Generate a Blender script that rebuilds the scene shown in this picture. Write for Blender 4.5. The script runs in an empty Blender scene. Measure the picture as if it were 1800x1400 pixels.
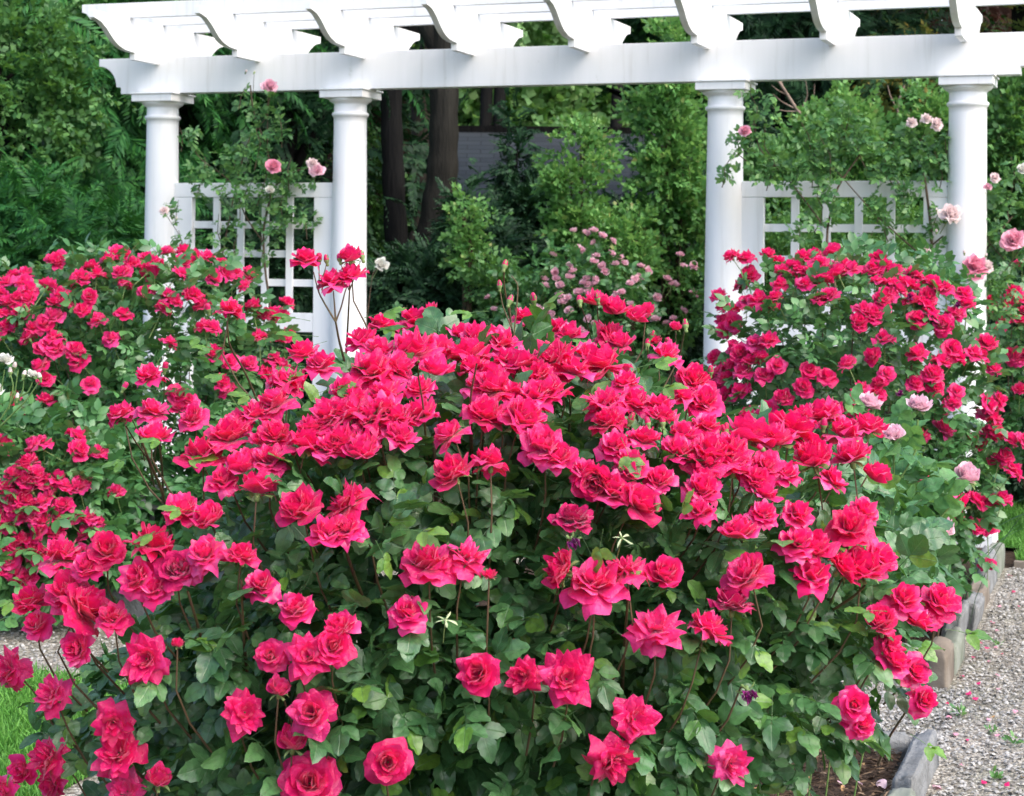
import bpy, math, numpy as np
from mathutils import Vector, Matrix
rng = np.random.default_rng(7)
PI = math.pi
scene = bpy.context.scene
COL = scene.collection

# ------------------------------------------------------------------ frame
F = 3180.0; H0 = 438.0; ROLL = 0.0100; EYE = 1.585
TH = math.radians(19.6); CT, ST = math.cos(TH), math.sin(TH); D0 = 10.5

def at(px, py, Y):
    """photograph measurement (1800 x 1400) at distance Y -> world metres"""
    dx, dy = px - 900.0, py - H0
    x = dx * math.cos(ROLL) + dy * math.sin(ROLL)
    y = -dx * math.sin(ROLL) + dy * math.cos(ROLL)
    return np.array([x / F * Y, Y, EYE - y / F * Y])

def W(u, v, z=0.0):
    """pergola frame: u along the beam, v away from the camera"""
    return np.array([u * CT + v * ST, D0 - u * ST + v * CT, z])

# ------------------------------------------------------------------ materials
def new_mat(name):
    m = bpy.data.materials.new(name); m.use_nodes = True
    nt = m.node_tree; nt.nodes.clear()
    out = nt.nodes.new('ShaderNodeOutputMaterial')
    return m, nt, out

def ramp(nt, stops, fac=None):
    r = nt.nodes.new('ShaderNodeValToRGB')
    els = r.color_ramp.elements
    while len(els) < len(stops): els.new(0.5)
    for e, (p, c) in zip(els, stops):
        e.position = p; e.color = (c[0], c[1], c[2], 1)
    if fac is not None: nt.links.new(fac, r.inputs[0])
    return r

def noise(nt, scale, detail=4, coord='Object', rough=.55, vec=None):
    tc = nt.nodes.new('ShaderNodeTexCoord'); n = nt.nodes.new('ShaderNodeTexNoise')
    n.inputs['Scale'].default_value = scale; n.inputs['Detail'].default_value = detail
    n.inputs['Roughness'].default_value = rough
    nt.links.new(vec if vec is not None else tc.outputs[coord], n.inputs['Vector'])
    return n

def bump(nt, height, strength, dist=0.01):
    b = nt.nodes.new('ShaderNodeBump'); b.inputs['Strength'].default_value = strength
    b.inputs['Distance'].default_value = dist
    nt.links.new(height, b.inputs['Height']); return b

def leaf_mat(name, stops, trans=(.2, .4, .06), tfac=.22, rough=.42, spec=.5, veins=False):
    m, nt, out = new_mat(name)
    geo = nt.nodes.new('ShaderNodeNewGeometry')
    r = ramp(nt, stops, geo.outputs['Random Per Island'])
    p = nt.nodes.new('ShaderNodeBsdfPrincipled')
    p.inputs['Roughness'].default_value = rough
    p.inputs['Specular IOR Level'].default_value = spec
    col = r.outputs[0]
    if veins:
        uv = nt.nodes.new('ShaderNodeUVMap'); uv.uv_map = 'uv'
        sp = nt.nodes.new('ShaderNodeSeparateXYZ'); nt.links.new(uv.outputs[0], sp.inputs[0])
        a = nt.nodes.new('ShaderNodeMath'); a.operation = 'SUBTRACT'; a.inputs[1].default_value = .5
        nt.links.new(sp.outputs[0], a.inputs[0])
        ab = nt.nodes.new('ShaderNodeMath'); ab.operation = 'ABSOLUTE'; nt.links.new(a.outputs[0], ab.inputs[0])
        # side veins: sin((v - |u|*.7)*freq)
        k = nt.nodes.new('ShaderNodeMath'); k.operation = 'MULTIPLY_ADD'
        k.inputs[1].default_value = -.75; nt.links.new(ab.outputs[0], k.inputs[0]); nt.links.new(sp.outputs[1], k.inputs[2])
        k2 = nt.nodes.new('ShaderNodeMath'); k2.operation = 'MULTIPLY'; k2.inputs[1].default_value = 52
        nt.links.new(k.outputs[0], k2.inputs[0])
        sn = nt.nodes.new('ShaderNodeMath'); sn.operation = 'SINE'; nt.links.new(k2.outputs[0], sn.inputs[0])
        mid = ramp(nt, [(0, (1, 1, 1)), (.035, (0, 0, 0))], ab.outputs[0])
        vein = ramp(nt, [(.75, (0, 0, 0)), (1, (.35, .35, .35))], sn.outputs[0])
        ad = nt.nodes.new('ShaderNodeMath'); ad.operation = 'MAXIMUM'
        nt.links.new(mid.outputs[0], ad.inputs[0]); nt.links.new(vein.outputs[0], ad.inputs[1])
        mx = nt.nodes.new('ShaderNodeMix'); mx.data_type = 'RGBA'; mx.inputs['B'].default_value = (.10, .20, .085, 1)
        h = nt.nodes.new('ShaderNodeMath'); h.operation = 'MULTIPLY'; h.inputs[1].default_value = .8
        nt.links.new(ad.outputs[0], h.inputs[0]); nt.links.new(h.outputs[0], mx.inputs['Factor'])
        # insect spots and dust
        nz = noise(nt, 130, 3)
        nr = ramp(nt, [(.35, (.75, .75, .75)), (.6, (1.15, 1.15, 1.1))], nz.outputs[0])
        mm = nt.nodes.new('ShaderNodeMix'); mm.data_type = 'RGBA'; mm.blend_type = 'MULTIPLY'; mm.inputs['Factor'].default_value = 1
        nt.links.new(col, mm.inputs['A']); nt.links.new(nr.outputs[0], mm.inputs['B'])
        nt.links.new(mm.outputs['Result'], mx.inputs['A'])
        col = mx.outputs['Result']
        b = bump(nt, ad.outputs[0], .35, .002); b.invert = True
        nt.links.new(b.outputs[0], p.inputs['Normal'])
    # underside paler
    nt.links.new(col, p.inputs['Base Color'])
    t = nt.nodes.new('ShaderNodeBsdfTranslucent'); t.inputs[0].default_value = (*trans, 1)
    mxs = nt.nodes.new('ShaderNodeMixShader'); mxs.inputs[0].default_value = tfac
    nt.links.new(p.outputs[0], mxs.inputs[1]); nt.links.new(t.outputs[0], mxs.inputs[2])
    nt.links.new(mxs.outputs[0], out.inputs[0])
    return m

def petal_mat(name, stops, trans, tfac=.25, rough=.30, spec=.65):
    m, nt, out = new_mat(name)
    geo = nt.nodes.new('ShaderNodeNewGeometry'); oi = nt.nodes.new('ShaderNodeObjectInfo')
    a = nt.nodes.new('ShaderNodeMath'); a.operation = 'MULTIPLY_ADD'; a.inputs[1].default_value = .45
    b = nt.nodes.new('ShaderNodeMath'); b.operation = 'MULTIPLY'; b.inputs[1].default_value = .55
    nt.links.new(oi.outputs['Random'], b.inputs[0])
    nt.links.new(geo.outputs['Random Per Island'], a.inputs[0]); nt.links.new(b.outputs[0], a.inputs[2])
    r = ramp(nt, stops, a.outputs[0])
    nz = noise(nt, 3.0, 5)
    nr = ramp(nt, [(.3, (.82, .8, .85)), (.7, (1.1, 1.15, 1.12))], nz.outputs[0])
    mm = nt.nodes.new('ShaderNodeMix'); mm.data_type = 'RGBA'; mm.blend_type = 'MULTIPLY'; mm.inputs['Factor'].default_value = 1
    nt.links.new(r.outputs[0], mm.inputs['A']); nt.links.new(nr.outputs[0], mm.inputs['B'])
    p = nt.nodes.new('ShaderNodeBsdfPrincipled'); p.inputs['Roughness'].default_value = rough
    p.inputs['Specular IOR Level'].default_value = spec
    p.inputs['Sheen Weight'].default_value = .55; p.inputs['Sheen Roughness'].default_value = .35
    p.inputs['Sheen Tint'].default_value = (1, .75, .85, 1)
    nt.links.new(mm.outputs['Result'], p.inputs['Base Color'])
    nb = noise(nt, 9.0, 3); bb = bump(nt, nb.outputs[0], .25, .05); nt.links.new(bb.outputs[0], p.inputs['Normal'])
    t = nt.nodes.new('ShaderNodeBsdfTranslucent'); t.inputs[0].default_value = (*trans, 1)
    mxs = nt.nodes.new('ShaderNodeMixShader'); mxs.inputs[0].default_value = tfac
    nt.links.new(p.outputs[0], mxs.inputs[1]); nt.links.new(t.outputs[0], mxs.inputs[2])
    nt.links.new(mxs.outputs[0], out.inputs[0])
    return m

def solid_mat(name, stops, scale=8, rough=.6, spec=.4, bstr=.3, bdist=.01, coord='Object', metal=0, stretch=None, detail=6):
    m, nt, out = new_mat(name)
    tc = nt.nodes.new('ShaderNodeTexCoord'); vec = tc.outputs[coord]
    if stretch:
        mp = nt.nodes.new('ShaderNodeMapping'); mp.inputs['Scale'].default_value = stretch
        nt.links.new(vec, mp.inputs[0]); vec = mp.outputs[0]
    n = noise(nt, scale, detail, vec=vec)
    r = ramp(nt, stops, n.outputs[0])
    p = nt.nodes.new('ShaderNodeBsdfPrincipled'); p.inputs['Roughness'].default_value = rough
    p.inputs['Specular IOR Level'].default_value = spec; p.inputs['Metallic'].default_value = metal
    nt.links.new(r.outputs[0], p.inputs['Base Color'])
    n2 = noise(nt, scale * 3, detail, vec=vec)
    b = bump(nt, n2.outputs[0], bstr, bdist); nt.links.new(b.outputs[0], p.inputs['Normal'])
    nt.links.new(p.outputs[0], out.inputs[0])
    return m

M = {}
M['rose_leaf'] = leaf_mat('rose_leaf', [(0, (.034, .108, .040)), (.5, (.060, .165, .060)), (.86, (.10, .245, .085)), (.93, (.10, .24, .04)), (1, (.16, .30, .04))], (.14, .34, .05), .18, .33, .7, veins=True)
M['rose_leaf_rear'] = leaf_mat('rose_leaf_rear', [(0, (.035, .11, .04)), (.5, (.06, .18, .06)), (1, (.11, .27, .085))], (.16, .38, .07), .2, .38, .6)
M['rose_leaf_pale'] = leaf_mat('rose_leaf_pale', [(0, (.05, .16, .06)), (.5, (.08, .23, .08)), (1, (.16, .34, .09))], (.25, .5, .1), .25, .45, .5, veins=True)
M['climber_leaf'] = leaf_mat('climber_leaf', [(0, (.04, .13, .045)), (.5, (.075, .20, .065)), (1, (.15, .31, .08))], (.22, .45, .1), .25, .45, .5)
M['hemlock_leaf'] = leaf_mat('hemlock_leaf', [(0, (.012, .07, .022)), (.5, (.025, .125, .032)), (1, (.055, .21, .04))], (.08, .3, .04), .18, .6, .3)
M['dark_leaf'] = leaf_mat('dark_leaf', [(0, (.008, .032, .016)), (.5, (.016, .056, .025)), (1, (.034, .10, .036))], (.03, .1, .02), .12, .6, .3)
M['lime_leaf'] = leaf_mat('lime_leaf', [(0, (.055, .16, .045)), (.5, (.11, .28, .075)), (.9, (.20, .42, .12)), (1, (.27, .29, .10))], (.32, .6, .14), .3, .5, .4)
M['mid_leaf'] = leaf_mat('mid_leaf', [(0, (.04, .115, .04)), (.5, (.075, .20, .06)), (1, (.14, .31, .09))], (.2, .42, .06), .25, .5, .4)
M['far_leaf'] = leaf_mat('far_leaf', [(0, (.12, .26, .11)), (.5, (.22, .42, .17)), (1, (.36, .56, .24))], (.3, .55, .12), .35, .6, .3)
M['wine_leaf'] = leaf_mat('wine_leaf', [(0, (.035, .02, .018)), (.5, (.07, .04, .033)), (1, (.12, .075, .05))], (.2, .08, .06), .2, .6, .3)
M['gold_leaf'] = leaf_mat('gold_leaf', [(0, (.04, .10, .03)), (.7, (.12, .16, .03)), (1, (.35, .25, .05))], (.3, .3, .06), .25, .6, .3)
M['young_leaf'] = leaf_mat('young_leaf', [(0, (.06, .18, .04)), (1, (.15, .31, .05))], (.4, .6, .1), .3, .4, .5, veins=True)
RED = [(0, (.76, .004, .12)), (.40, (.88, .014, .20)), (.75, (.92, .05, .31)), (1, (.94, .17, .48))]
M['red_petal'] = petal_mat('red_petal', RED, (.98, .010, .14), .46)
M['red_petal_rear'] = petal_mat('red_petal_rear', [(0, (.78, .004, .15)), (.5, (.88, .018, .23)), (1, (.93, .09, .40))], (.97, .014, .18), .46)
M['purple_petal'] = petal_mat('purple_petal', [(0, (.13, .003, .09)), (1, (.32, .01, .20))], (.3, .01, .15), .15, .7, .2)
M['magenta_petal'] = petal_mat('magenta_petal', [(0, (.50, .002, .10)), (1, (.74, .014, .17))], (.7, .01, .12), .2, .5, .3)
M['pink_petal'] = petal_mat('pink_petal', [(0, (.94, .52, .62)), (1, (.96, .76, .82))], (.95, .5, .62), .36)
M['rose_pink_petal'] = petal_mat('rose_pink_petal', [(0, (.90, .26, .42)), (1, (.93, .55, .64))], (.95, .4, .52), .36)
M['blush_petal'] = petal_mat('blush_petal', [(0, (.93, .72, .72)), (1, (.95, .84, .80))], (.95, .8, .78), .4)
M['white_petal'] = petal_mat('white_petal', [(0, (.82, .80, .70)), (1, (.88, .87, .82))], (.9, .9, .8), .3)
M['stamen'] = solid_mat('stamen', [(.3, (.45, .25, .05)), (.7, (.75, .5, .12))], 20)
M['green_stem'] = solid_mat('green_stem', [(.3, (.07, .15, .035)), (.7, (.14, .22, .06))], 30, .5)
M['red_stem'] = solid_mat('red_stem', [(.3, (.09, .04, .035)), (.5, (.12, .09, .04)), (.7, (.15, .06, .06))], 25, .5)
M['brown_cane'] = solid_mat('brown_cane', [(.3, (.05, .035, .022)), (.7, (.13, .09, .055))], 25, .7)
M['calyx'] = solid_mat('calyx', [(.3, (.12, .22, .06)), (.7, (.24, .33, .12))], 30, .5)
M['pale_calyx'] = solid_mat('pale_calyx', [(.3, (.32, .40, .20)), (.7, (.52, .58, .36))], 30, .5)
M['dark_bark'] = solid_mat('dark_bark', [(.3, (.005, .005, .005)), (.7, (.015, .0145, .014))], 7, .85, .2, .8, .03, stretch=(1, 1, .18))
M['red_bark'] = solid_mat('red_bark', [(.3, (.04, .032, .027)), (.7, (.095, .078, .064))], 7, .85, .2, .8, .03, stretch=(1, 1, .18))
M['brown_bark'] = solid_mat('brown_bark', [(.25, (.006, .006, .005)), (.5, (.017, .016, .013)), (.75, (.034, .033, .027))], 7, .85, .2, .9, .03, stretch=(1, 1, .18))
M['dead_twig'] = solid_mat('dead_twig', [(.3, (.13, .09, .07)), (.7, (.27, .2, .16))], 10, .8)
M['stone'] = solid_mat('stone', [(.3, (.14, .143, .14)), (.5, (.20, .208, .21)), (.7, (.25, .258, .265))], 7, .85, .2, 1.0, .02, detail=10)
M['warm_stone'] = solid_mat('warm_stone', [(.25, (.10, .08, .06)), (.5, (.18, .15, .12)), (.75, (.26, .235, .20))], 6, .8, .3, .7, .01)
M['mossy_stone'] = solid_mat('mossy_stone', [(.3, (.10, .12, .08)), (.5, (.20, .22, .18)), (.75, (.28, .29, .26))], 5, .8, .3, .7, .01)
M['pewter'] = solid_mat('pewter', [(.3, (.34, .33, .37)), (.7, (.46, .45, .50))], 14, .5, .5, .15, .003)
M['black_hole'] = solid_mat('dark_interior', [(0, (.02, .02, .025)), (1, (.03, .03, .04))], 14, .8)

def paint_mat():
    m, nt, out = new_mat('white_paint')
    p = nt.nodes.new('ShaderNodeBsdfPrincipled'); p.inputs['Roughness'].default_value = .42
    p.inputs['Specular IOR Level'].default_value = .45
    tc = nt.nodes.new('ShaderNodeTexCoord'); mp = nt.nodes.new('ShaderNodeMapping')
    mp.inputs['Scale'].default_value = (22, 22, 1.6); nt.links.new(tc.outputs['Object'], mp.inputs[0])
    n = noise(nt, 1.0, 6, vec=mp.outputs[0])
    r = ramp(nt, [(.22, (.70, .70, .69)), (.42, (.83, .84, .845)), (.7, (.865, .87, .88))], n.outputs[0])
    n3 = noise(nt, 5.0, 8, rough=.7)
    r3 = ramp(nt, [(.25, (.52, .57, .47)), (.36, (1, 1, 1))], n3.outputs[0])
    mm = nt.nodes.new('ShaderNodeMix'); mm.data_type = 'RGBA'; mm.blend_type = 'MULTIPLY'; mm.inputs['Factor'].default_value = .6
    nt.links.new(r.outputs[0], mm.inputs['A']); nt.links.new(r3.outputs[0], mm.inputs['B'])
    nt.links.new(mm.outputs['Result'], p.inputs['Base Color'])
    b = bump(nt, n.outputs[0], .12, .004); nt.links.new(b.outputs[0], p.inputs['Normal'])
    nt.links.new(p.outputs[0], out.inputs[0]); return m
M['paint'] = paint_mat()

def gravel_mat():
    m, nt, out = new_mat('gravel')
    tc = nt.nodes.new('ShaderNodeTexCoord'); v = nt.nodes.new('ShaderNodeTexVoronoi')
    v.inputs['Scale'].default_value = 85; nt.links.new(tc.outputs['Object'], v.inputs['Vector'])
    sp = nt.nodes.new('ShaderNodeSeparateColor'); nt.links.new(v.outputs['Color'], sp.inputs[0])
    r = ramp(nt, [(0, (.12, .105, .085)), (.4, (.24, .22, .19)), (.8, (.36, .34, .30)), (1, (.5, .48, .45))], sp.outputs[0])
    p = nt.nodes.new('ShaderNodeBsdfPrincipled'); p.inputs['Roughness'].default_value = .85
    n2 = noise(nt, 2.2, 5); r2 = ramp(nt, [(.35, (.72, .74, .66)), (.65, (1.08, 1.06, 1.04))], n2.outputs[0])
    mm = nt.nodes.new('ShaderNodeMix'); mm.data_type = 'RGBA'; mm.blend_type = 'MULTIPLY'; mm.inputs['Factor'].default_value = 1
    nt.links.new(r.outputs[0], mm.inputs['A']); nt.links.new(r2.outputs[0], mm.inputs['B'])
    nt.links.new(mm.outputs['Result'], p.inputs['Base Color'])
    b = bump(nt, v.outputs['Distance'], .9, .01); b.invert = True
    nt.links.new(b.outputs[0], p.inputs['Normal']); nt.links.new(p.outputs[0], out.inputs[0]); return m
M['gravel'] = gravel_mat()
M['pebble'] = leaf_mat('pebble', [(0, (.14, .13, .115)), (.35, (.25, .242, .225)), (.75, (.35, .345, .33)), (1, (.47, .465, .45))], (.3, .3, .3), 0.0, .8, .3)
M['soil'] = solid_mat('soil', [(.3, (.022, .014, .009)), (.7, (.075, .05, .034))], 30, .95, .2, .9, .02)
M['turf'] = solid_mat('turf', [(.3, (.035, .11, .02)), (.7, (.07, .18, .032))], 14, .9, .2, .8, .02)
M['grass'] = leaf_mat('grass_blade', [(0, (.06, .19, .03)), (.5, (.10, .28, .045)), (1, (.16, .37, .07))], (.16, .38, .06), .2, .5, .3)
M['chip'] = leaf_mat('mulch_chip', [(0, (.03, .018, .011)), (.5, (.085, .055, .035)), (.9, (.16, .11, .07)), (1, (.28, .2, .13))], (.1, .1, .1), 0.0, .9, .2)
M['dry_leaf'] = leaf_mat('dry_leaf', [(0, (.28, .12, .04)), (.5, (.42, .24, .10)), (1, (.5, .36, .2))], (.4, .25, .1), .15, .7, .3)
M['blade'] = leaf_mat('long_blade', [(0, (.02, .07, .03)), (1, (.05, .13, .05))], (.1, .25, .06), .15, .45, .4)

def roof_mat():
    m, nt, out = new_mat('slate_roof')
    tc = nt.nodes.new('ShaderNodeTexCoord'); b = nt.nodes.new('ShaderNodeTexBrick')
    b.inputs['Scale'].default_value = 1.0; b.inputs['Brick Width'].default_value = .32; b.inputs['Row Height'].default_value = .10
    b.inputs['Mortar Size'].default_value = .008; b.inputs['Color1'].default_value = (.026, .034, .039, 1)
    b.inputs['Color2'].default_value = (.042, .052, .058, 1); b.inputs['Mortar'].default_value = (.016, .02, .024, 1)
    uv = nt.nodes.new('ShaderNodeUVMap'); uv.uv_map = 'uv'; nt.links.new(uv.outputs[0], b.inputs['Vector'])
    p = nt.nodes.new('ShaderNodeBsdfPrincipled'); p.inputs['Roughness'].default_value = .8
    nt.links.new(b.outputs[0], p.inputs['Base Color'])
    bb = bump(nt, b.outputs['Fac'], .5, .02); bb.invert = True; nt.links.new(bb.outputs[0], p.inputs['Normal'])
    nt.links.new(p.outputs[0], out.inputs[0]); return m
M['roof'] = roof_mat()
M['wall'] = solid_mat('grey_wall', [(.3, (.28, .29, .3)), (.7, (.36, .37, .38))], 3, .8)

# ------------------------------------------------------------------ mesh helpers
def fast_mesh(name, V, Q=None, T=None, mats=(), qmat=None, uv=None, smooth=True):
    me = bpy.data.meshes.new(name)
    V = np.asarray(V, dtype=np.float32)
    nq = 0 if Q is None else len(Q); ntr = 0 if T is None else len(T)
    loops = []
    if nq: loops.append(np.asarray(Q).ravel())
    if ntr: loops.append(np.asarray(T).ravel())
    loops = np.concatenate(loops).astype(np.int32)
    me.vertices.add(len(V)); me.vertices.foreach_set('co', V.ravel())
    me.loops.add(len(loops)); me.loops.foreach_set('vertex_index', loops)
    me.polygons.add(nq + ntr)
    starts = np.concatenate([np.arange(nq) * 4, nq * 4 + np.arange(ntr) * 3]).astype(np.int32)
    me.polygons.foreach_set('loop_start', starts)
    if qmat is not None: me.polygons.foreach_set('material_index', np.asarray(qmat, dtype=np.int32))
    me.update(calc_edges=True)
    me.polygons.foreach_set('use_smooth', np.full(nq + ntr, smooth, dtype=bool))
    if uv is not None:
        l = me.uv_layers.new(name='uv'); l.data.foreach_set('uv', np.asarray(uv, dtype=np.float32).ravel())
    for m in mats: me.materials.append(m)
    me.validate(); return me

def link(name, me, parent=None, loc=(0, 0, 0), rot=None, scale=1.0):
    o = bpy.data.objects.new(name, me); COL.objects.link(o)
    if parent is not None: o.parent = parent
    o.location = Vector(loc)
    if rot is not None: o.rotation_mode = 'QUATERNION'; o.rotation_quaternion = Matrix(rot.tolist()).to_quaternion()
    o.scale = (scale,) * 3 if np.isscalar(scale) else scale
    return o

def tag(o, label=None, cat=None, group=None, kind=None):
    if label: o['label'] = label
    if cat: o['category'] = cat
    if group: o['group'] = group
    if kind: o['kind'] = kind
    return o

def thing(name, label, cat, loc, group=None):
    o = bpy.data.objects.new(name, None); COL.objects.link(o); o.location = Vector(loc)
    o.empty_display_size = .1
    return tag(o, label, cat, group)

class MB:
    """collects shapes into one mesh"""
    def __init__(s): s.V = []; s.Q = []; s.n = 0
    def add(s, V, Q):
        V = np.asarray(V, float); s.V.append(V); s.Q.append(np.asarray(Q, int) + s.n); s.n += len(V)
    def box(s, lo, hi, fr=None):
        x0, y0, z0 = lo; x1, y1, z1 = hi
        V = np.array([(x, y, z) for z in (z0, z1) for y in (y0, y1) for x in (x0, x1)])
        if fr is not None: V = np.array([fr(*v) for v in V])
        s.add(V, [(0, 2, 3, 1), (4, 5, 7, 6), (0, 1, 5, 4), (2, 6, 7, 3), (0, 4, 6, 2), (1, 3, 7, 5)])
    def tube(s, P, R, k=6, cap=True):
        P = np.asarray(P, float); R = np.broadcast_to(R, (len(P),)) if np.isscalar(R) else np.asarray(R)
        Tn = np.gradient(P, axis=0); Tn /= np.linalg.norm(Tn, axis=1)[:, None] + 1e-9
        ref = np.array([.31, .87, .39]); ref2 = np.array([.9, -.2, .3])
        V = []
        for p, t, r in zip(P, Tn, R):
            a = np.cross(t, ref if abs(t @ ref) < .95 else ref2); a /= np.linalg.norm(a); b = np.cross(t, a)
            for j in range(k):
                th = 2 * PI * j / k; V.append(p + r * (a * math.cos(th) + b * math.sin(th)))
        Q = [(i * k + j, i * k + (j + 1) % k, (i + 1) * k + (j + 1) % k, (i + 1) * k + j) for i in range(len(P) - 1) for j in range(k)]
        s.add(V, Q)
    def lathe(s, prof, k=40, c=(0, 0, 0)):
        V = [(c[0] + r * math.cos(2 * PI * j / k), c[1] + r * math.sin(2 * PI * j / k), c[2] + z) for r, z in prof for j in range(k)]
        Q = [(i * k + j, i * k + (j + 1) % k, (i + 1) * k + (j + 1) % k, (i + 1) * k + j) for i in range(len(prof) - 1) for j in range(k)]
        s.add(V, Q)
    def mesh(s, name, mat, smooth=True):
        return fast_mesh(name, np.concatenate(s.V), np.concatenate(s.Q), mats=[mat], smooth=smooth)

def prism_mesh(name, prof, w0, w1, fr, mat, bev=.004):
    """outline in (a,z), extruded from w0 to w1; fr(a,w,z)->world; softened edges"""
    import bmesh
    bm = bmesh.new()
    f0 = [bm.verts.new(fr(a, w0, z)) for a, z in prof]; f1 = [bm.verts.new(fr(a, w1, z)) for a, z in prof]
    n = len(prof)
    bm.faces.new(f0); bm.faces.new(f1[::-1])
    for i in range(n): bm.faces.new((f0[i], f1[i], f1[(i + 1) % n], f0[(i + 1) % n]))
    bmesh.ops.recalc_face_normals(bm, faces=bm.faces[:])
    if bev:
        ed = [e for e in bm.edges if len(e.link_faces) == 2 and e.calc_face_angle(0) > .6]
        bmesh.ops.bevel(bm, geom=ed, offset=bev, segments=2, affect='EDGES', profile=.6)
    me = bpy.data.meshes.new(name); bm.to_mesh(me); bm.free(); me.materials.append(mat)
    return me

def box_mesh(name, lo, hi, fr, mat, bev=.003):
    (a0, w0, z0), (a1, w1, z1) = lo, hi
    return prism_mesh(name, [(a0, z0), (a1, z0), (a1, z1), (a0, z1)], w0, w1, fr, mat, bev)

def unit(v): v = np.asarray(v, float); return v / (np.linalg.norm(v, axis=-1, keepdims=True) + 1e-9)

def frames(d, n):
    """rotation matrices with +y along d, +z near n"""
    d = unit(d); x = unit(np.cross(d, n)); z = np.cross(x, d)
    return np.stack([x, d, z], axis=-1)

def instance(tmpl, R, S, P):
    TV, TQ, TUV = tmpl
    N = len(P); S = np.asarray(S).reshape(N, 1, 1) if np.ndim(S) else S
    V = np.einsum('nij,mj->nmi', R, TV) * S + P[:, None, :]
    Q = TQ[None] + (np.arange(N) * len(TV))[:, None, None]
    uv = np.tile(TUV[None], (N, 1, 1, 1)) if TUV is not None else None
    return V.reshape(-1, 3), Q.reshape(-1, 4), uv

def foliage(name, parent, mat, tmpls, P, D, Nn, S, label=None, kind=None):
    """leaves merged into one mesh, relative to the parent's base"""
    base = np.array(parent.location) if parent is not None else np.zeros(3)
    Vs, Qs, Us, off = [], [], [], 0
    idx = rng.integers(0, len(tmpls), len(P))
    R = frames(D, Nn); S = np.broadcast_to(S, (len(P),))
    for k, t in enumerate(tmpls):
        if t[2].ndim == 2: t = (t[0], t[1], t[2][t[1]])
        s = idx == k
        if not s.any(): continue
        V, Q, U = instance(t, R[s], S[s], P[s] - base)
        Vs.append(V); Qs.append(Q + off); off += len(V)
        if U is not None: Us.append(U.reshape(-1, 2))
    me = fast_mesh(name, np.concatenate(Vs), np.concatenate(Qs), mats=[mat], uv=np.concatenate(Us) if Us else None)
    o = link(name, me, parent); tag(o, label, kind=kind); return o

# ------------------------------------------------------------------ leaf templates
def leaflet(L=1.0, Wd=.62, ns=8, fold=.12, droop=.18, tooth=.04, seed=0):
    r = np.random.default_rng(seed)
    V = []; UV = []
    for i in range(ns + 1):
        s = i / ns
        w = Wd * .5 * (math.sin(PI * min(s ** .8, 1.0)) ** .75 if 0 < s < 1 else 0) + .006
        w *= 1 + (tooth if i % 2 else -tooth)
        zc = -droop * s * s * L + .03 * math.sin(5 * s + r.uniform(0, 6))
        for t in (-1, -.5, 0, .5, 1):
            V.append((t * w * L, s * L + (abs(t) * .04 if i % 2 else 0), zc + fold * abs(t) ** 1.2 * w * 2 * L - .10 * (abs(t) == 1) * w + .02 * math.sin(7 * s + t * 2)))
            UV.append((.5 + t * .5 * min(1, w / (.5 * Wd) + .05), s))
    Q = [(i * 5 + j, i * 5 + j + 1, (i + 1) * 5 + j + 1, (i + 1) * 5 + j) for i in range(ns) for j in range(4)]
    V = np.array(V); Q = np.array(Q); UV = np.array(UV)
    return V, Q, UV

def leaflet_lo(L=1.0, Wd=.55, fold=.12, droop=.15):
    V = []; UV = []
    for i, (s, w) in enumerate([(0, .02), (.3, .42), (.65, .4), (1, .02)]):
        for t in (-1, 0, 1):
            V.append((t * w * Wd * L, s * L, -droop * s * s * L + fold * abs(t) * w * L)); UV.append((.5 + .5 * t, s))
    Q = [(i * 3 + j, i * 3 + j + 1, (i + 1) * 3 + j + 1, (i + 1) * 3 + j) for i in range(3) for j in range(2)]
    return np.array(V), np.array(Q), np.array(UV)

def leaflet_x(L=1.0, Wd=.55, fold=.12, droop=.15):
    V = np.array([(0, 0, 0), (.5 * Wd, .45, fold * .5 * Wd - .04), (0, 1, -droop), (-.5 * Wd, .45, fold * .5 * Wd - .04), (0, .5, -.05)]) * L
    return V, np.array([(0, 1, 2, 4), (0, 4, 2, 3)]), np.full((5, 2), .5)

def rotmat(ax, ang):
    return np.array(Matrix.Rotation(ang, 3, ax))

def compose(parts):
    V, Q, U, n = [], [], [], 0
    for (v, q, u), R, s, p in parts:
        V.append((v @ R.T) * s + np.array(p)); Q.append(q + n); n += len(v); U.append(u[q])
    return np.concatenate(V), np.concatenate(Q), np.concatenate(U)

def stick(p0, p1, r):
    p0, p1 = np.array(p0, float), np.array(p1, float)
    d = unit(p1 - p0); a = unit(np.cross(d, (0, .1, 1))) * r; b = unit(np.cross(d, a)) * r
    V = np.array([p0 + a, p0 - a * .5 + b, p0 - a * .5 - b, p1 + a * .5, p1 - a * .3 + b * .5, p1 - a * .3 - b * .5])
    Q = np.array([(0, 1, 4, 3), (1, 2, 5, 4), (2, 0, 3, 5)])
    return V, Q, np.full((6, 2), .5)

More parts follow.
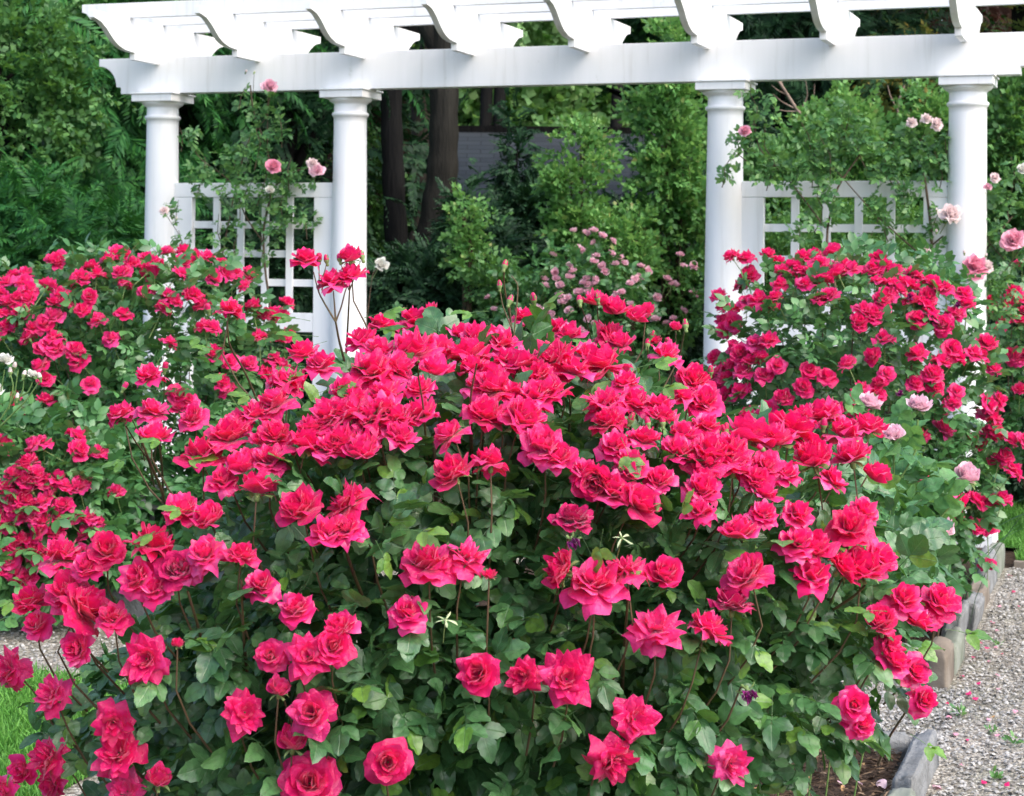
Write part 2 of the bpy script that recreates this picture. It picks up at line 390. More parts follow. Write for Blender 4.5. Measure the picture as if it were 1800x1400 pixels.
I3 = np.eye(3)
def compound(seed, n=5, hi=True, size=.44):
    """rose leaf: stalk with paired leaflets and a larger end leaflet, total length about 1"""
    r = np.random.default_rng(seed); parts = []
    droop = r.uniform(.05, .35)
    def sp(t): return np.array([0.03 * math.sin(t * 3 + seed), t, -droop * t * t])
    mk = (lambda s: leaflet(seed=s, Wd=r.uniform(.58, .74), fold=r.uniform(.02, .22), droop=r.uniform(.05, .3))) if hi else (lambda s: leaflet_lo(Wd=r.uniform(.58, .78)))
    e = sp(.58)
    parts.append((mk(seed), rotmat('Z', r.uniform(-.2, .2)) @ rotmat('X', -droop * .9 + r.uniform(-.2, .2)), size * r.uniform(.95, 1.15), e))
    for k in range((n - 1) // 2):
        t = .52 - k * .22
        for sd in (-1, 1):
            R = rotmat('Z', -sd * r.uniform(.85, 1.25)) @ rotmat('Y', sd * r.uniform(-.1, .35)) @ rotmat('X', r.uniform(-.35, .1))
            parts.append((mk(seed * 7 + k * 2 + sd), R, size * r.uniform(.78, .98) * (1 - .08 * k), sp(t)))
    pts = [sp(t) for t in (0, .3, .6)]
    for a, b in zip(pts[:-1], pts[1:]): parts.append((stick(a, b, .009), I3, 1, (0, 0, 0)))
    return compose(parts)

def sprig(seed, n=9, size=.3, wd=.72, up=.5):
    r = np.random.default_rng(seed); parts = []
    bend = r.uniform(-.2, .2)
    def sp(t): return np.array([bend * t * t, t, .12 * math.sin(3 * t)])
    for k in range(n):
        t = .12 + .88 * k / n; sd = -1 if k % 2 else 1
        R = rotmat('Y', r.uniform(0, 6.28)) @ rotmat('Z', -sd * r.uniform(.5, 1.1)) @ rotmat('X', r.uniform(-.3, .4))
        parts.append((leaflet_x(Wd=wd * r.uniform(.85, 1.15)), R, size * r.uniform(.75, 1.2), sp(t)))
    parts.append((leaflet_x(Wd=wd), rotmat('Y', r.uniform(0, 6)), size, sp(.95)))
    parts.append((stick(sp(0), sp(.5), .012), I3, 1, (0, 0, 0))); parts.append((stick(sp(.5), sp(1), .009), I3, 1, (0, 0, 0)))
    return compose(parts)

def frond(seed, n=14, size=.36, wd=.22):
    """flat conifer spray, drooping at the tip"""
    r = np.random.default_rng(seed); parts = []
    def sp(t): return np.array([.06 * math.sin(3 * t + seed), t, -.35 * t * t])
    for k in range(n):
        t = .05 + .9 * k / n
        for sd in (-1, 1):
            R = rotmat('Z', -sd * r.uniform(.7, 1.05)) @ rotmat('X', r.uniform(-.45, -.1)) @ rotmat('Y', r.uniform(-.3, .3))
            parts.append((leaflet_x(Wd=wd * r.uniform(.8, 1.2), fold=.05), R, size * (1 - .55 * t) * r.uniform(.8, 1.2), sp(t)))
    parts.append((leaflet_x(Wd=wd), rotmat('X', -.5), size * .6, sp(.92)))
    return compose(parts)

T_COMP = [compound(s, n) for s, n in ((1, 5), (2, 5), (3, 7), (4, 5), (5, 3), (6, 5), (8, 7), (9, 3))]
T_COMP_LO = [compound(s, n, False, .42) for s, n in ((1, 5), (2, 5), (3, 7), (4, 7), (5, 5))]
T_SPRIG = [sprig(s) for s in range(6)]
T_SPRIG_FINE = [sprig(s, 14, .2, .8) for s in range(5)]
T_FROND = [frond(s) for s in range(6)]
T_FROND_FINE = [frond(s, 10, .34, .42) for s in range(6)]
T_FAR = [sprig(s, 6, .42, 1.1) for s in range(4)]

# ------------------------------------------------------------------ flowers
def petal_grid(ns, nt, ang, a, L, Wd, z0, cup, roll, rr, r, taper=.27):
    a0, am, a1 = [math.radians(x) for x in a]
    V = np.zeros((ns + 1, nt + 1, 3)); ph = r.uniform(0, 6); ph2 = r.uniform(0, 6)
    rr_, zz_ = .04, z0; sub = 6
    cr = [(rr_, zz_)]
    for i in range(ns):
        for q in range(sub):
            s = (i + (q + .5) / sub) / ns
            al = a0 * (1 - s) * (1 - 2 * s) + 4 * am * s * (1 - s) + a1 * s * (2 * s - 1)
            rr_ += math.sin(al) * L / ns / sub; zz_ += math.cos(al) * L / ns / sub
        cr.append((rr_, zz_))
    cr = np.array(cr)
    for i in range(ns + 1):
        s = i / ns
        w = Wd * (.22 + .78 * math.sin(min(1.0, s * 1.25) * PI / 2)) * (1 - .22 * max(0, s - .75) / .25)
        for j in range(nt + 1):
            t = -1 + 2 * j / nt
            se = s * (1 - taper * abs(t) ** 1.3 * s - .05 * s * math.sin(2.5 * t + ph))
            k = se * ns; i0 = min(int(k), ns - 1); f = k - i0
            rad, z = cr[i0] * (1 - f) + cr[i0 + 1] * f
            rad -= cup * t * t * w * (.6 + .4 * (1 - s))
            z -= roll * abs(t) ** 2.2 * s * s
            z += .08 * s * math.sin(4 * t + ph2) + .03 * s * math.sin(8 * t + ph)
            rad += roll * .35 * abs(t) ** 3 * s * s
            y = t * w
            V[i, j] = (rad * math.cos(ang) - y * math.sin(ang), rad * math.sin(ang) + y * math.cos(ang), z)
    m = nt + 1
    Q = [(i * m + j, i * m + j + 1, (i + 1) * m + j + 1, (i + 1) * m + j) for i in range(ns) for j in range(nt)]
    return V.reshape(-1, 3), np.array(Q)

def bloom_mesh(name, seed, openness, mat, hi=True, star=False):
    r = np.random.default_rng(seed); mb = MB(); ns, nt = (6, 6) if hi else (3, 3)
    o = openness   # 0 bud-like .. 1 flat open
    def mixa(c, e):
        t_ = r.uniform(-13, 13); return tuple(cc * (1 - o) + ee * o + t_ + r.uniform(-9, 9) for cc, ee in zip(c, e))
    k = r.uniform(0, 6)
    layers = [(6, (70, 30, 20), (80, 90, 112), 1.06, .62, 0.0, .20, .24),
              (7, (66, 22, 10), (70, 58, 84), 1.0, .54, .03, .26, .14),
              (7, (62, 14, 4), (66, 34, 58), .98, .46, .05, .32, .08),
              (6, (58, 8, -4), (60, 20, 38), .92, .40, .07, .36, .05),
              (6, (50, 2, -8), (52, 10, 22), .84, .31, .08, .42, .04),
              (5, (40, -2, -12), (42, 4, 8), .74, .23, .08, .45, .03)]
    if star: layers = [(n_, c_, (e_[0] + 6, e_[1] + 14, e_[2] + 8), L_ * (1.04 if q < 3 else .86), W_ * .86, z_, cu_, ro_) for q, (n_, c_, e_, L_, W_, z_, cu_, ro_) in enumerate(layers)]
    if not hi: layers = [layers[i] for i in (0, 1, 3, 5)]
    for li, (n, c, e, L, Wd, z0, cup, roll) in enumerate(layers):
        for i in range(n):
            if r.uniform() < .06: continue
            ang = k + 2 * PI * (i + r.uniform(-.38, .38)) / n
            V, Q = petal_grid(ns, nt, ang, mixa(c, e), L * r.uniform(.82, 1.12), Wd * r.uniform(.78, 1.15) * (1.15 if not hi else 1), z0,
                              cup * (1.25 - .6 * o) * r.uniform(.6, 1.3), roll * o * r.uniform(.1, 2.2) * (1.5 if star else 1), 0, r, (.52 if star else .27))
            mb.add(V, Q)
        k += .6 + r.uniform(-.2, .2)
    me = fast_mesh(name, np.concatenate(mb.V), np.concatenate(mb.Q), mats=[mat])
    return me

def withered_mesh(name, seed, mat):
    r = np.random.default_rng(seed); mb = MB()
    for i in range(14):
        V, Q = petal_grid(5, 4, r.uniform(0, 6.28), (60, r.uniform(0, 50), r.uniform(-40, 80)), r.uniform(.6, .9), r.uniform(.12, .24), .05, .7, .3, 0, r)
        V += .03 * r.normal(size=V.shape)
        mb.add(V, Q)
    return fast_mesh(name, np.concatenate(mb.V), np.concatenate(mb.Q), mats=[mat])

def calyx_mesh(name, mat, sep=.62, stem=.0, width=.085):
    mb = MB()
    mb.lathe([(.0, -.34), (.09, -.32), (.13, -.22), (.12, -.12), (.17, -.02), (.02, .05)], 10)
    r = np.random.default_rng(3)
    for i in range(5):
        V, Q = petal_grid(5, 2, 2 * PI * i / 5 + r.uniform(-.2, .2), (80, 105 + r.uniform(-15, 15), 140 + r.uniform(-40, 20)), sep * r.uniform(.8, 1.2), width, -.03, 0, 0, 0, r)
        mb.add(V, Q)
    if stem: mb.tube([(0, 0, -.3), (.02, .03, -.3 - stem * .5), (.0, .08, -.3 - stem)], .04, 5)
    return mb.mesh(name, mat)

def bud_mesh(name, mats, show=.35):
    """closed bud: green ovoid with long sepals and a coloured tip"""
    mb = MB()
    mb.lathe([(.0, -.95), (.18, -.9), (.26, -.7), (.2, -.52), (.30, -.35), (.42, -.05), (.38, .3), (.22, .62), (.03, .8)], 10)
    n1 = sum(len(q) for q in mb.Q)
    r = np.random.default_rng(11)
    tip = []
    mb.lathe([(.40, .0), (.41, .25), (.30 + show * .2, .6), (.16 + show * .4, .85), (.02, .95)], 10)
    n2 = sum(len(q) for q in mb.Q)
    for i in range(5):
        V, Q = petal_grid(5, 2, 2 * PI * i / 5, (62, 4, -6 + 60 * show), 1.45 * r.uniform(.85, 1.2), .13, -.5, .2, 0, 0, r); mb.add(V, Q)
    n3 = sum(len(q) for q in mb.Q)
    mi = np.zeros(n3, int); mi[n1:n2] = 1
    return fast_mesh(name, np.concatenate(mb.V), np.concatenate(mb.Q), mats=mats, qmat=mi)

B_RED = [bloom_mesh('rose_bloom', 10 + i, o, M['red_petal']) for i, o in enumerate((.95, 1.0, .85, .9, .66, 1.05, .8, .5, .92, .75, 1.1, .35, .98, .6))]
B_RED_CLOSED = [bloom_mesh('rose_bloom', 40 + i, o, M['red_petal']) for i, o in enumerate((.25, .1, .4))]
B_STAR = [bloom_mesh('rose_bloom', 140 + i, o, M['red_petal'], star=True) for i, o in enumerate((1.0, .9, 1.08, .95, .82))]
B_REAR = [bloom_mesh('rose_bloom', 60 + i, o, M['red_petal_rear'], hi=(i % 2 == 0)) for i, o in enumerate((.9, .8, .7, 1.0, .75, .85))]
B_FAR = [bloom_mesh('rose_bloom', 80 + i, o, M['pink_petal'], hi=False) for i, o in enumerate((.35, .2, .5))]
B_MAG = [bloom_mesh('rose_bloom', 90 + i, .9, M['magenta_petal']) for i in range(2)]
B_PINK = [bloom_mesh('rose_bloom', 95 + i, o, M['pink_petal']) for i, o in enumerate((.22, .3, .12))]
B_CLIMB = {'p': bloom_mesh('rose_bloom', 101, .6, M['pink_petal']), 'r': bloom_mesh('rose_bloom', 102, .7, M['rose_pink_petal']),
           'b': bloom_mesh('rose_bloom', 103, .75, M['blush_petal']), 'w': bloom_mesh('rose_bloom', 104, .35, M['white_petal'])}
B_DEAD = [withered_mesh('withered_bloom', 5, M['purple_petal']), withered_mesh('withered_bloom', 6, M['purple_petal'])]
ME_CALYX = calyx_mesh('calyx', M['calyx'])
ME_CALYX_STEM = calyx_mesh('calyx', M['calyx'], stem=2.2)
ME_CALYX_BARE = calyx_mesh('bare_calyx', M['pale_calyx'], sep=1.0, stem=.4, width=.10)
ME_BUD = [bud_mesh('rosebud', [M['calyx'], M['red_petal']], s) for s in (.02, .2, .5)]
ME_BUD_PALE = [bud_mesh('rosebud', [M['calyx'], M['blush_petal']], s) for s in (.1, .6)]

def axis_frame(n, spin=None):
    n = unit(n); a = unit(np.cross(n, [.3, .2, .9] if abs(n[2]) < .95 else [1, 0, 0])); b = np.cross(n, a)
    s = rng.uniform(0, 2 * PI) if spin is None else spin
    x = a * math.cos(s) + b * math.sin(s); y = np.cross(n, x)
    return np.stack([x, y, n], axis=-1)

# ------------------------------------------------------------------ bushes
class Bush:
    def __init__(s, c, r, p=2.4, lumps=14, seed=0, lump=.13):
        s.c = np.array(c, float); s.r = np.array(r, float); s.p = p
        g = np.random.default_rng(seed); s.ld = unit(g.normal(size=(lumps, 3))); s.la = g.uniform(-1, 1, lumps) * lump
    def f(s, P):
        q = (np.asarray(P) - s.c) / s.r
        rad = (np.abs(q) ** s.p).sum(-1) ** (1 / s.p)
        d = unit(q); b = (np.exp(-(1 - d @ s.ld.T) * 9) * s.la).sum(-1)
        return rad / (1 + b)
    def normal(s, P):
        q = (np.asarray(P) - s.c) / s.r
        return unit(np.sign(q) * np.abs(q) ** (s.p - 1) / s.r)
    def hit(s, px, py, near=None):
        Y0, Y1 = s.c[1] - s.r[1] * 1.25, s.c[1] + s.r[1] * .2
        ys = np.linspace(Y0, Y1, 70); P = np.array([at(px, py, y) for y in ys]); f = s.f(P)
        i = np.argmax(f < 1.0) if (f < 1.0).any() else np.argmin(f)
        return P[i]
    def points(s, n, lo=.7, hi=1.02, back=.55, zmin=None, zexp=0):
        out = []
        tot = 0
        while tot < n:
            d = unit(rng.normal(size=(n * 3, 3)))
            rr = rng.uniform(lo ** 2, hi ** 2, n * 3) ** .5
            P = s.c + d * s.r * 1.6
            fv = s.f(P); P = s.c + d * s.r * 1.6 / fv[:, None] * rr[:, None]
            keep = np.ones(len(P), bool)
            keep &= (d[:, 1] < .25) | (rng.uniform(size=len(P)) > back)
            if zmin is not None: keep &= P[:, 2] > zmin
            P = P[keep]; out.append(P); tot += len(P)
        return np.concatenate(out)[:n]

def local_tube(pts, rad, R, P, sc, mat, name, k=5):
    L = (np.asarray(pts) - P) @ R / sc
    mb = MB(); mb.tube(L, np.asarray(rad) / sc, k); return mb.mesh(name, mat)

def add_bloom(bush, parent, P, size, meshes, nrm=None, stem=True, name='rose_bloom', stemlen=.11, label=None, calyx=None, stemmat='red_stem', outw=None):
    base = np.array(parent.location)
    n = nrm if nrm is not None else bush.normal(P)
    if nrm is None:
        w = .34 if outw is None else outw
        n = unit(w * n + np.array([0, -.10, .75]) + rng.normal(size=3) * .34)
    R = axis_frame(n); sc = size / 2 / 1.02
    me = meshes[rng.integers(len(meshes))]
    o = link(name, me, parent, P - base, R, sc)
    if label: o['label'] = label
    cz = link('calyx', calyx or ME_CALYX, o)
    if stem:
        inner = bush.c - P; inner[2] = 0; inner = unit(inner)
        b0 = P - n * sc * .3; b1 = b0 - n * .035 + np.array([0, 0, -.03]); b2 = b1 + inner * .03 + np.array([0, 0, -stemlen * .5]); b3 = b2 + inner * .05 + np.array([0, 0, -stemlen * .5])
        link('stem', local_tube([b0, b1, b2, b3], [.0013, .0015, .0018, .002], R, P, sc, M[stemmat], 'stem'), o)
    return o

def canes(parent, c, n, bush, r0=.006, mat='brown_cane', spread=.12, top=.8):
    base = np.array(parent.location)
    for i in range(n):
        a = 2 * PI * i / n + rng.uniform(-.3, .3)
        tgt = bush.c + bush.r * np.array([math.cos(a) * rng.uniform(.3, .8), math.sin(a) * rng.uniform(.3, .8), rng.uniform(.2, top)])
        p0 = base + np.array([math.cos(a) * spread * .5, math.sin(a) * spread * .5, -.02])
        mid = (p0 + tgt) / 2 + np.array([math.cos(a), math.sin(a), 0]) * .08
        ts = np.linspace(0, 1, 8)[:, None]
        pts = (1 - ts) ** 2 * p0 + 2 * ts * (1 - ts) * mid + ts ** 2 * tgt + rng.normal(size=(8, 3)) * .006
        mb = MB(); mb.tube(pts - base, np.linspace(r0, r0 * .4, 8), 6)
        link('cane', mb.mesh('cane', M[mat]), parent)

def rose_leaves(parent, bush, n, size, mat, tmpls, lo=.72, hi=1.03, name='foliage', upw=.9, zmin=None, back=.55, keep=None):
    P = bush.points(n, lo, hi, back, zmin)
    if keep is not None: P = P[keep(P)]; n = len(P)
    nr = bush.normal(P)
    D = unit(nr * 1.0 + rng.normal(size=P.shape) * .75 + np.array([0, 0, .1]))
    Nn = unit(nr * .55 + np.array([0, -.1, upw]) + rng.normal(size=P.shape) * .38)
    S = size * rng.uniform(.7, 1.2, n)
    return foliage(name, parent, mat, tmpls, P, D, Nn, S)

def twig(parent, pts, rad, mat='red_stem', name='cane'):
    """a cane through photo-measured points, smoothed"""
    base = np.array(parent.location); P = np.array(pts, float)
    n = len(P); t = np.arange(n); tt = np.linspace(0, n - 1, max(6, n * 4))
    Q = np.stack([np.interp(tt, t, P[:, k]) for k in range(3)], -1)
    for _ in range(2): Q[1:-1] = (Q[:-2] + Q[1:-1] * 2 + Q[2:]) / 4
    mb = MB(); mb.tube(Q - base, np.linspace(rad, rad * .55, len(Q)), 6)
    return link(name, mb.mesh(name, M[mat]), parent)

def add_bud(parent, P, size, mesh=None, name='rosebud', tilt=.25, calyx=None):
    base = np.array(parent.location)
    R = axis_frame(unit(np.array([0, 0, 1]) + rng.normal(size=3) * tilt))
    return link(name, mesh or ME_BUD[rng.integers(3)], parent, P - base, R, size)

# ------------------------------------------------------------------ FRONT BUSH
FB = Bush((-.07, 3.34, .93), (.83, .72, .47), 2.4, 18, 3, .10)
fb = thing('rose_bush', 'large nearest bush of cherry red double roses over dark glossy leaves filling the foreground', 'rose bush', (-.10, 3.42, .04), None)
FRONT = """536,462,60 586,502,62 620,490,44 404,552,74 264,667,64 216,735,70 268,730,74 340,740,78 532,628,62 565,650,66 488,716,74
586,735,95 404,776,88 356,808,84 536,792,92 580,795,62 488,772,80 472,815,76 452,868,84 270,775,48 530,905,90 616,890,95 320,905,66
370,920,56 265,965,95 364,980,66 424,983,70 188,972,80 107,986,92 672,580,58 655,662,88 640,605,64 665,622,56 650,752,74 608,696,66
505,676,74 580,945,56 728,571,54 920,566,40 982,585,44 730,627,95 695,655,74 775,620,66 835,600,66 865,598,62 883,610,46 825,632,95 808,595,56
860,665,70 920,650,80 976,638,104 948,668,74 1028,630,66 1065,650,90 1000,596,66 1072,594,72 1092,612,52 1048,537,58 1080,552,46 1120,566,60
1168,632,56 1216,676,70 872,690,92 840,685,66 852,738,90 916,745,95 956,792,88 795,768,70 700,775,56 616,738,84 660,742,74 625,708,66
800,840,96 862,820,82 1065,715,76 1072,750,76 1112,716,76 1156,720,68 1165,740,66 1200,705,58 1240,755,58 1048,845,90 1080,790,66 1160,850,66
1115,890,86 1075,870,60 1005,920,80 636,805,52 1240,850,60 1250,810,92 1283,800,90 1241,818,88 1289,828,80 1313,776,88 1388,766,88 1365,783,84
1450,740,82 1480,770,76 1526,760,74 1433,818,80 1498,812,80 1347,825,76 1412,738,58 1235,868,66 1337,873,48 1536,845,46
310,1005,80 246,1020,66 143,1078,116 57,1065,80 120,1045,84 200,1090,74 460,1033,66 522,1076,54 258,1158,104 20,1180,94 92,1225,76 70,1100,56
140,1140,48 478,1155,76 540,1155,84 585,1140,84 600,1110,66 430,1253,94 550,1255,94 545,1378,104 200,1270,84 210,1325,108
90,1330,88 45,1350,66 95,1375,66 12,1390,66 225,1392,72 612,935,66 753,1000,98 818,985,90 718,1082,66 843,1185,80 921,1188,72 996,1195,100
682,1340,100 1115,1265,90 1075,1335,90 996,1007,80 1046,1036,104 1100,1008,80 1167,1017,68 1152,1108,94 1493,935,94 1400,962,66 1428,975,80
1475,1005,86 1515,1010,90 1425,1020,66 1540,985,58 1318,1020,92 1287,1072,80 1240,1115,84 1546,1100,80 1560,1135,72 1650,1065,90 1565,1165,66
1603,1180,66 1620,1232,66 1585,1060,48 1510,1275,66 1500,1240,54 1284,1343,78 1610,1100,48 1400,910,66 1515,905,58 1300,945,58
1340,910,50 1230,905,44 680,700,70 740,690,62 450,735,70 550,760,66 420,745,64 900,700,60 960,700,56 1330,850,60 1460,850,50 1380,840,60 1130,780,60
1190,800,58 1200,770,60 330,1000,60 160,1000,66 280,1040,52 700,740,58 770,660,60 1010,660,66 890,640,66 1100,680,60 740,735,50 390,850,60 430,830,60"""
FRONT = [tuple(float(v) for v in t.split(',')) for t in FRONT.split()]
for k in range(16):
    x_ = rng.uniform(430, 1520); y_ = rng.uniform(640 + abs(x_ - 900) * .18, 840); FRONT.append((x_, y_, rng.uniform(42, 58)))
CLOSED = {(616, 459), (758, 548), (1188, 580), (1136, 550), (1154, 604), (490, 1220), (514, 1315), (278, 1380), (860, 1016), (312, 1136)}
ranked = sorted(FRONT, key=lambda t: -t[2])
extra = []
for k, (px, py, w) in enumerate(ranked):
    P = FB.hit(px, py)
    if py < 560 and px < 650: P = at(px, py, 3.25)
    size = float(np.clip(w / F * P[1], .060, .096)) * (.98 if py > 1100 else 1.05) * rng.uniform(.86, 1.12)
    low = (py > 1120)
    if px < 480 and py < 760: size *= .82
    n = None
    if low:  # the low blooms look outwards
        b = FB.normal(P); n = unit(b * .8 + np.array([rng.uniform(-.3, .3), -.35, .40]) + rng.normal(size=3) * .28)
    mesh = B_MAG if (px, py) in ((310, 1005), (1005, 920), (460, 1033), (1167, 1017), (1287, 1072)) else (B_STAR if (low and rng.uniform() < .7) or rng.uniform() < .18 else B_RED)
    if k < 100: add_bloom(FB, fb, P, size, mesh, n)
    else: extra.append((P, size, n))
# the smaller blooms, beyond a hundred, are one part
Vs, Qs, off = [], [], 0
for P, size, n in extra:
    me = B_RED[rng.integers(len(B_RED))]
    nn = n if n is not None else unit(.75 * FB.normal(P) + np.array([0, -.12, .75]) + rng.normal(size=3) * .24)
    v = np.zeros(len(me.vertices) * 3, np.float32); me.vertices.foreach_get('co', v); v = v.reshape(-1, 3)
    q = np.zeros(len(me.loops), np.int32); me.loops.foreach_get('vertex_index', q); q = q.reshape(-1, 4)
    R = axis_frame(nn); Vs.append((v @ R.T) * size / 2 + P - np.array(fb.location)); Qs.append(q + off); off += len(v)
tag(link('rose_blooms', fast_mesh('rose_blooms', np.concatenate(Vs), np.concatenate(Qs), mats=[M['red_petal']]), fb), kind='stuff')

for px, py, w in ((616, 459, 46), (758, 548, 28), (1188, 580, 26), (1136, 550, 30), (1154, 604, 24), (490, 1220, 50), (514, 1315, 62), (278, 1380, 56), (860, 1016, 28), (312, 1136, 26)):
    P = FB.hit(px, py) if py > 500 or px > 650 else at(px, py, 3.25)
    add_bloom(FB, fb, P, w / F * P[1] * 1.25, B_RED_CLOSED, unit([rng.uniform(-.3, .3), -.25, 1]), label='half open red rose bloom')
for px, py, w in ((1306, 1200, 36), (1004, 940, 30)):
    P = FB.hit(px, py) + np.array([0, -.03, 0]); add_bloom(FB, fb, P + np.array([0, -.02, 0]), w / F * P[1] * 1.7, B_DEAD, unit([.1, -.6, -.5]), name='withered_bloom', label='shrivelled purple rose bloom')
for px, py in ((785, 1080), (1090, 938)):
    P = FB.hit(px, py) + np.array([0, -.04, .0]); add_bloom(FB, fb, P, .036, [ME_CALYX_BARE], unit([.1, -.5, .8]), name='bare_calyx', stem=False, label='pale star shaped calyx left after the petals fell', calyx=ME_CALYX_STEM)

canes(fb, None, 18, FB, .0075)
# tall shoots standing above the bush
def pp(lst, Y, deep=0.0): n = len(lst) - 1; return [at(x, y, Y + deep * (1 - i / n) ** 1.5) for i, (x, y) in enumerate(lst)]
Ys = 3.25
for l, r_ in (([(618, 760), (612, 700), (607, 640), (596, 600), (590, 566)], .0042), ([(590, 566), (574, 540), (560, 515), (551, 478)], .0024),
              ([(590, 566), (588, 535), (586, 512)], .0024), ([(590, 566), (600, 540), (606, 515), (612, 498)], .002), ([(607, 645), (611, 580), (614, 520), (616, 470)], .0028),
              ([(560, 515), (561, 490), (561, 462)], .0016), ([(561, 500), (570, 480), (574, 464)], .0015), ([(613, 510), (604, 480), (599, 464)], .0015), ([(614, 512), (626, 480), (634, 458)], .0015),
              ([(305, 960), (295, 915), (285, 862), (262, 810), (245, 765)], .0042), ([(287, 870), (284, 810), (276, 755)], .0032), ([(262, 810), (240, 780), (222, 750)], .0024),
              ([(272, 800), (288, 720), (289, 660)], .0022), ([(245, 765), (222, 715), (219, 690)], .0018),
              ([(490, 800), (468, 745), (432, 655), (402, 608), (399, 565)], .0036), ([(650, 1080), (625, 1020), (605, 960), (600, 905)], .0045),
              ([(905, 640), (900, 575), (885, 500), (887, 470)], .0028), ([(900, 578), (884, 540), (878, 506)], .0018), ([(899, 575), (897, 550), (896, 536)], .002), ([(903, 590), (908, 545), (911, 500), (899, 485)], .002),
              ([(912, 600), (936, 560), (938, 532)], .002), ([(1040, 600), (1030, 560), (1019, 534)], .002), ([(1056, 600), (1051, 560), (1050, 530)], .002),
              ([(1170, 700), (1190, 650), (1200, 600), (1204, 578)], .0028), ([(1178, 690), (1186, 630), (1188, 590)], .0022), ([(1150, 690), (1140, 640), (1138, 610)], .0022),
              ([(1220, 760), (1226, 700), (1226, 655)], .0026), ([(1228, 720), (1246, 680), (1249, 658)], .0018), ([(1110, 800), (1108, 770), (1109, 745)], .0022),
              ([(1125, 830), (1138, 780), (1139, 752)], .002), ([(1150, 830), (1164, 790), (1165, 750)], .002), ([(1455, 830), (1452, 790), (1448, 755)], .0026),
              ([(370, 1180), (345, 1090), (330, 1040)], .004), ([(435, 1190), (428, 1120), (424, 1020)], .004), ([(1095, 1180), (1100, 1100), (1105, 1040)], .004),
              ([(1440, 1130), (1420, 1100), (1500, 1050), (1520, 1030)], .0042), ([(1560, 1300), (1600, 1240), (1618, 1200)], .003), ([(1000, 760), (1003, 720), (1000, 690)], .003),
              ([(838, 640), (826, 700), (830, 790)], .003), ([(735, 660), (745, 720), (750, 800)], .003), ([(1338, 880), (1340, 840), (1350, 790)], .004)):
    Yk = Ys if l[0][1] < 900 and l[0][0] < 700 and l[0][0] > 550 else float(FB.hit(*l[-1])[1]) - .01
    if l[0][1] < l[-1][1]: l = list(l)[::-1]
    root = len([q for q in l if q[1] > 640]) >= 2 or l[0][1] > 590
    if root: l = [(l[0][0] + .4 * (l[0][0] - l[1][0]), l[0][1] + 45)] + list(l)
    twig(fb, pp(l, Yk, .30 if root else 0), r_ * .85, 'red_stem', 'cane')
for px, py, s in ((561, 456, .013), (574, 458, .012), (597, 456, .012), (636, 451, .014), (290, 648, .014), (218, 682, .013), (887, 468, .014), (878, 503, .012), (896, 530, .015), (938, 527, .016),
                  (1019, 530, .014), (1050, 525, .014), (1205, 573, .015), (1138, 606, .013), (1176, 604, .013), (1146, 590, .011), (1226, 650, .015), (1249, 654, .013), (1109, 738, .014), (1139, 745, .012), (1165, 744, .012),
                  (1448, 748, .015), (1275, 757, .012), (1155, 886, .014), (902, 602, .013), (771, 635, .013), (868, 590, .011), (1276, 755, .012), (366, 545, .013), (1428, 803, .012), (1340, 790, .011)):
    P = FB.hit(px, py); P = at(px, py, 3.25 if (px < 700 and px > 500) else P[1] - .03)
    o = add_bud(fb, P, s)
# leaves; the bush is lower at its left shoulder
def slopecut(P): return (P[:, 2] < np.interp(P[:, 0], [-.9, -.60, -.40, -.2, .12, .34, .9], [.74, .90, 1.22, 1.42, 1.42, 1.22, 1.16])) & (P[:, 0] < .45 + (P[:, 2] - .70) * 1.2) & (P[:, 0] > -.84 + np.maximum(0, .86 - P[:, 2]) * .9)
o = rose_leaves(fb, FB, 4300, .094, M['rose_leaf'], T_COMP, .55, .93, keep=slopecut)
o = rose_leaves(fb, FB, 1500, .105, M['rose_leaf'], T_COMP_LO, .30, .70, name='inner_foliage', keep=slopecut)
o['kind'] = 'stuff'
# leaflets on the tall shoots and the young light ones
PL, DL, NL = [], [], []
for px, py, dx, dy in ((560, 592, -1, .2), (640, 588, 1, .3), (575, 600, -1, -.2), (580, 632, -1, .2), (630, 612, 1, 0), (640, 560, 1, .4), (545, 565, -1, .3), (600, 650, .6, -.3), (330, 775, 1, -.1), (310, 770, -1, 0), (300, 800, 1, .1), (440, 665, 1, .3),
                       (420, 660, -1, .1), (470, 660, 1, .2), (380, 595, -1, .1), (430, 600, 1, .2), (560, 690, 1, .3), (470, 700, -1, .2), (250, 800, -1, -.2), (700, 930, 1, .1), (660, 950, .4, -.8), (860, 548, -1, .1), (930, 560, .7, .7), (980, 600, 1, 0),
                       (1115, 650, 1, .4), (1130, 680, 1, .1), (400, 620, -1, .3), (350, 900, -1, .2), (300, 930, -1, -.2), (1180, 930, .3, .9), (1060, 930, -.2, -.8), (1560, 1075, -1, .2), (1660, 1105, 1, -.1), (1600, 1290, 1, -.5), (60, 1050, -1, -.1), (1090, 770, .3, -.6)):
    P = FB.hit(px, py); Yk = 3.24 if (530 < px < 660 and py < 660) else P[1] - .05
    PL.append(at(px, py, Yk)); DL.append((dx, rng.uniform(-.5, .2), dy)); NL.append((rng.uniform(-.3, .3), -.35, .9))
foliage('young_leaves', fb, M['young_leaf'], [compound(s, 3, True, .5) for s in (21, 22, 23)], np.array(PL), np.array(DL, float), np.array(NL, float), .066 * rng.uniform(.8, 1.2, len(PL)))

# ------------------------------------------------------------------ REAR BUSHES
def parse(txt, ox, oy, k): return [(ox + float(a.split(',')[0]) / k, oy + float(a.split(',')[1]) / k) for a in txt.split()]

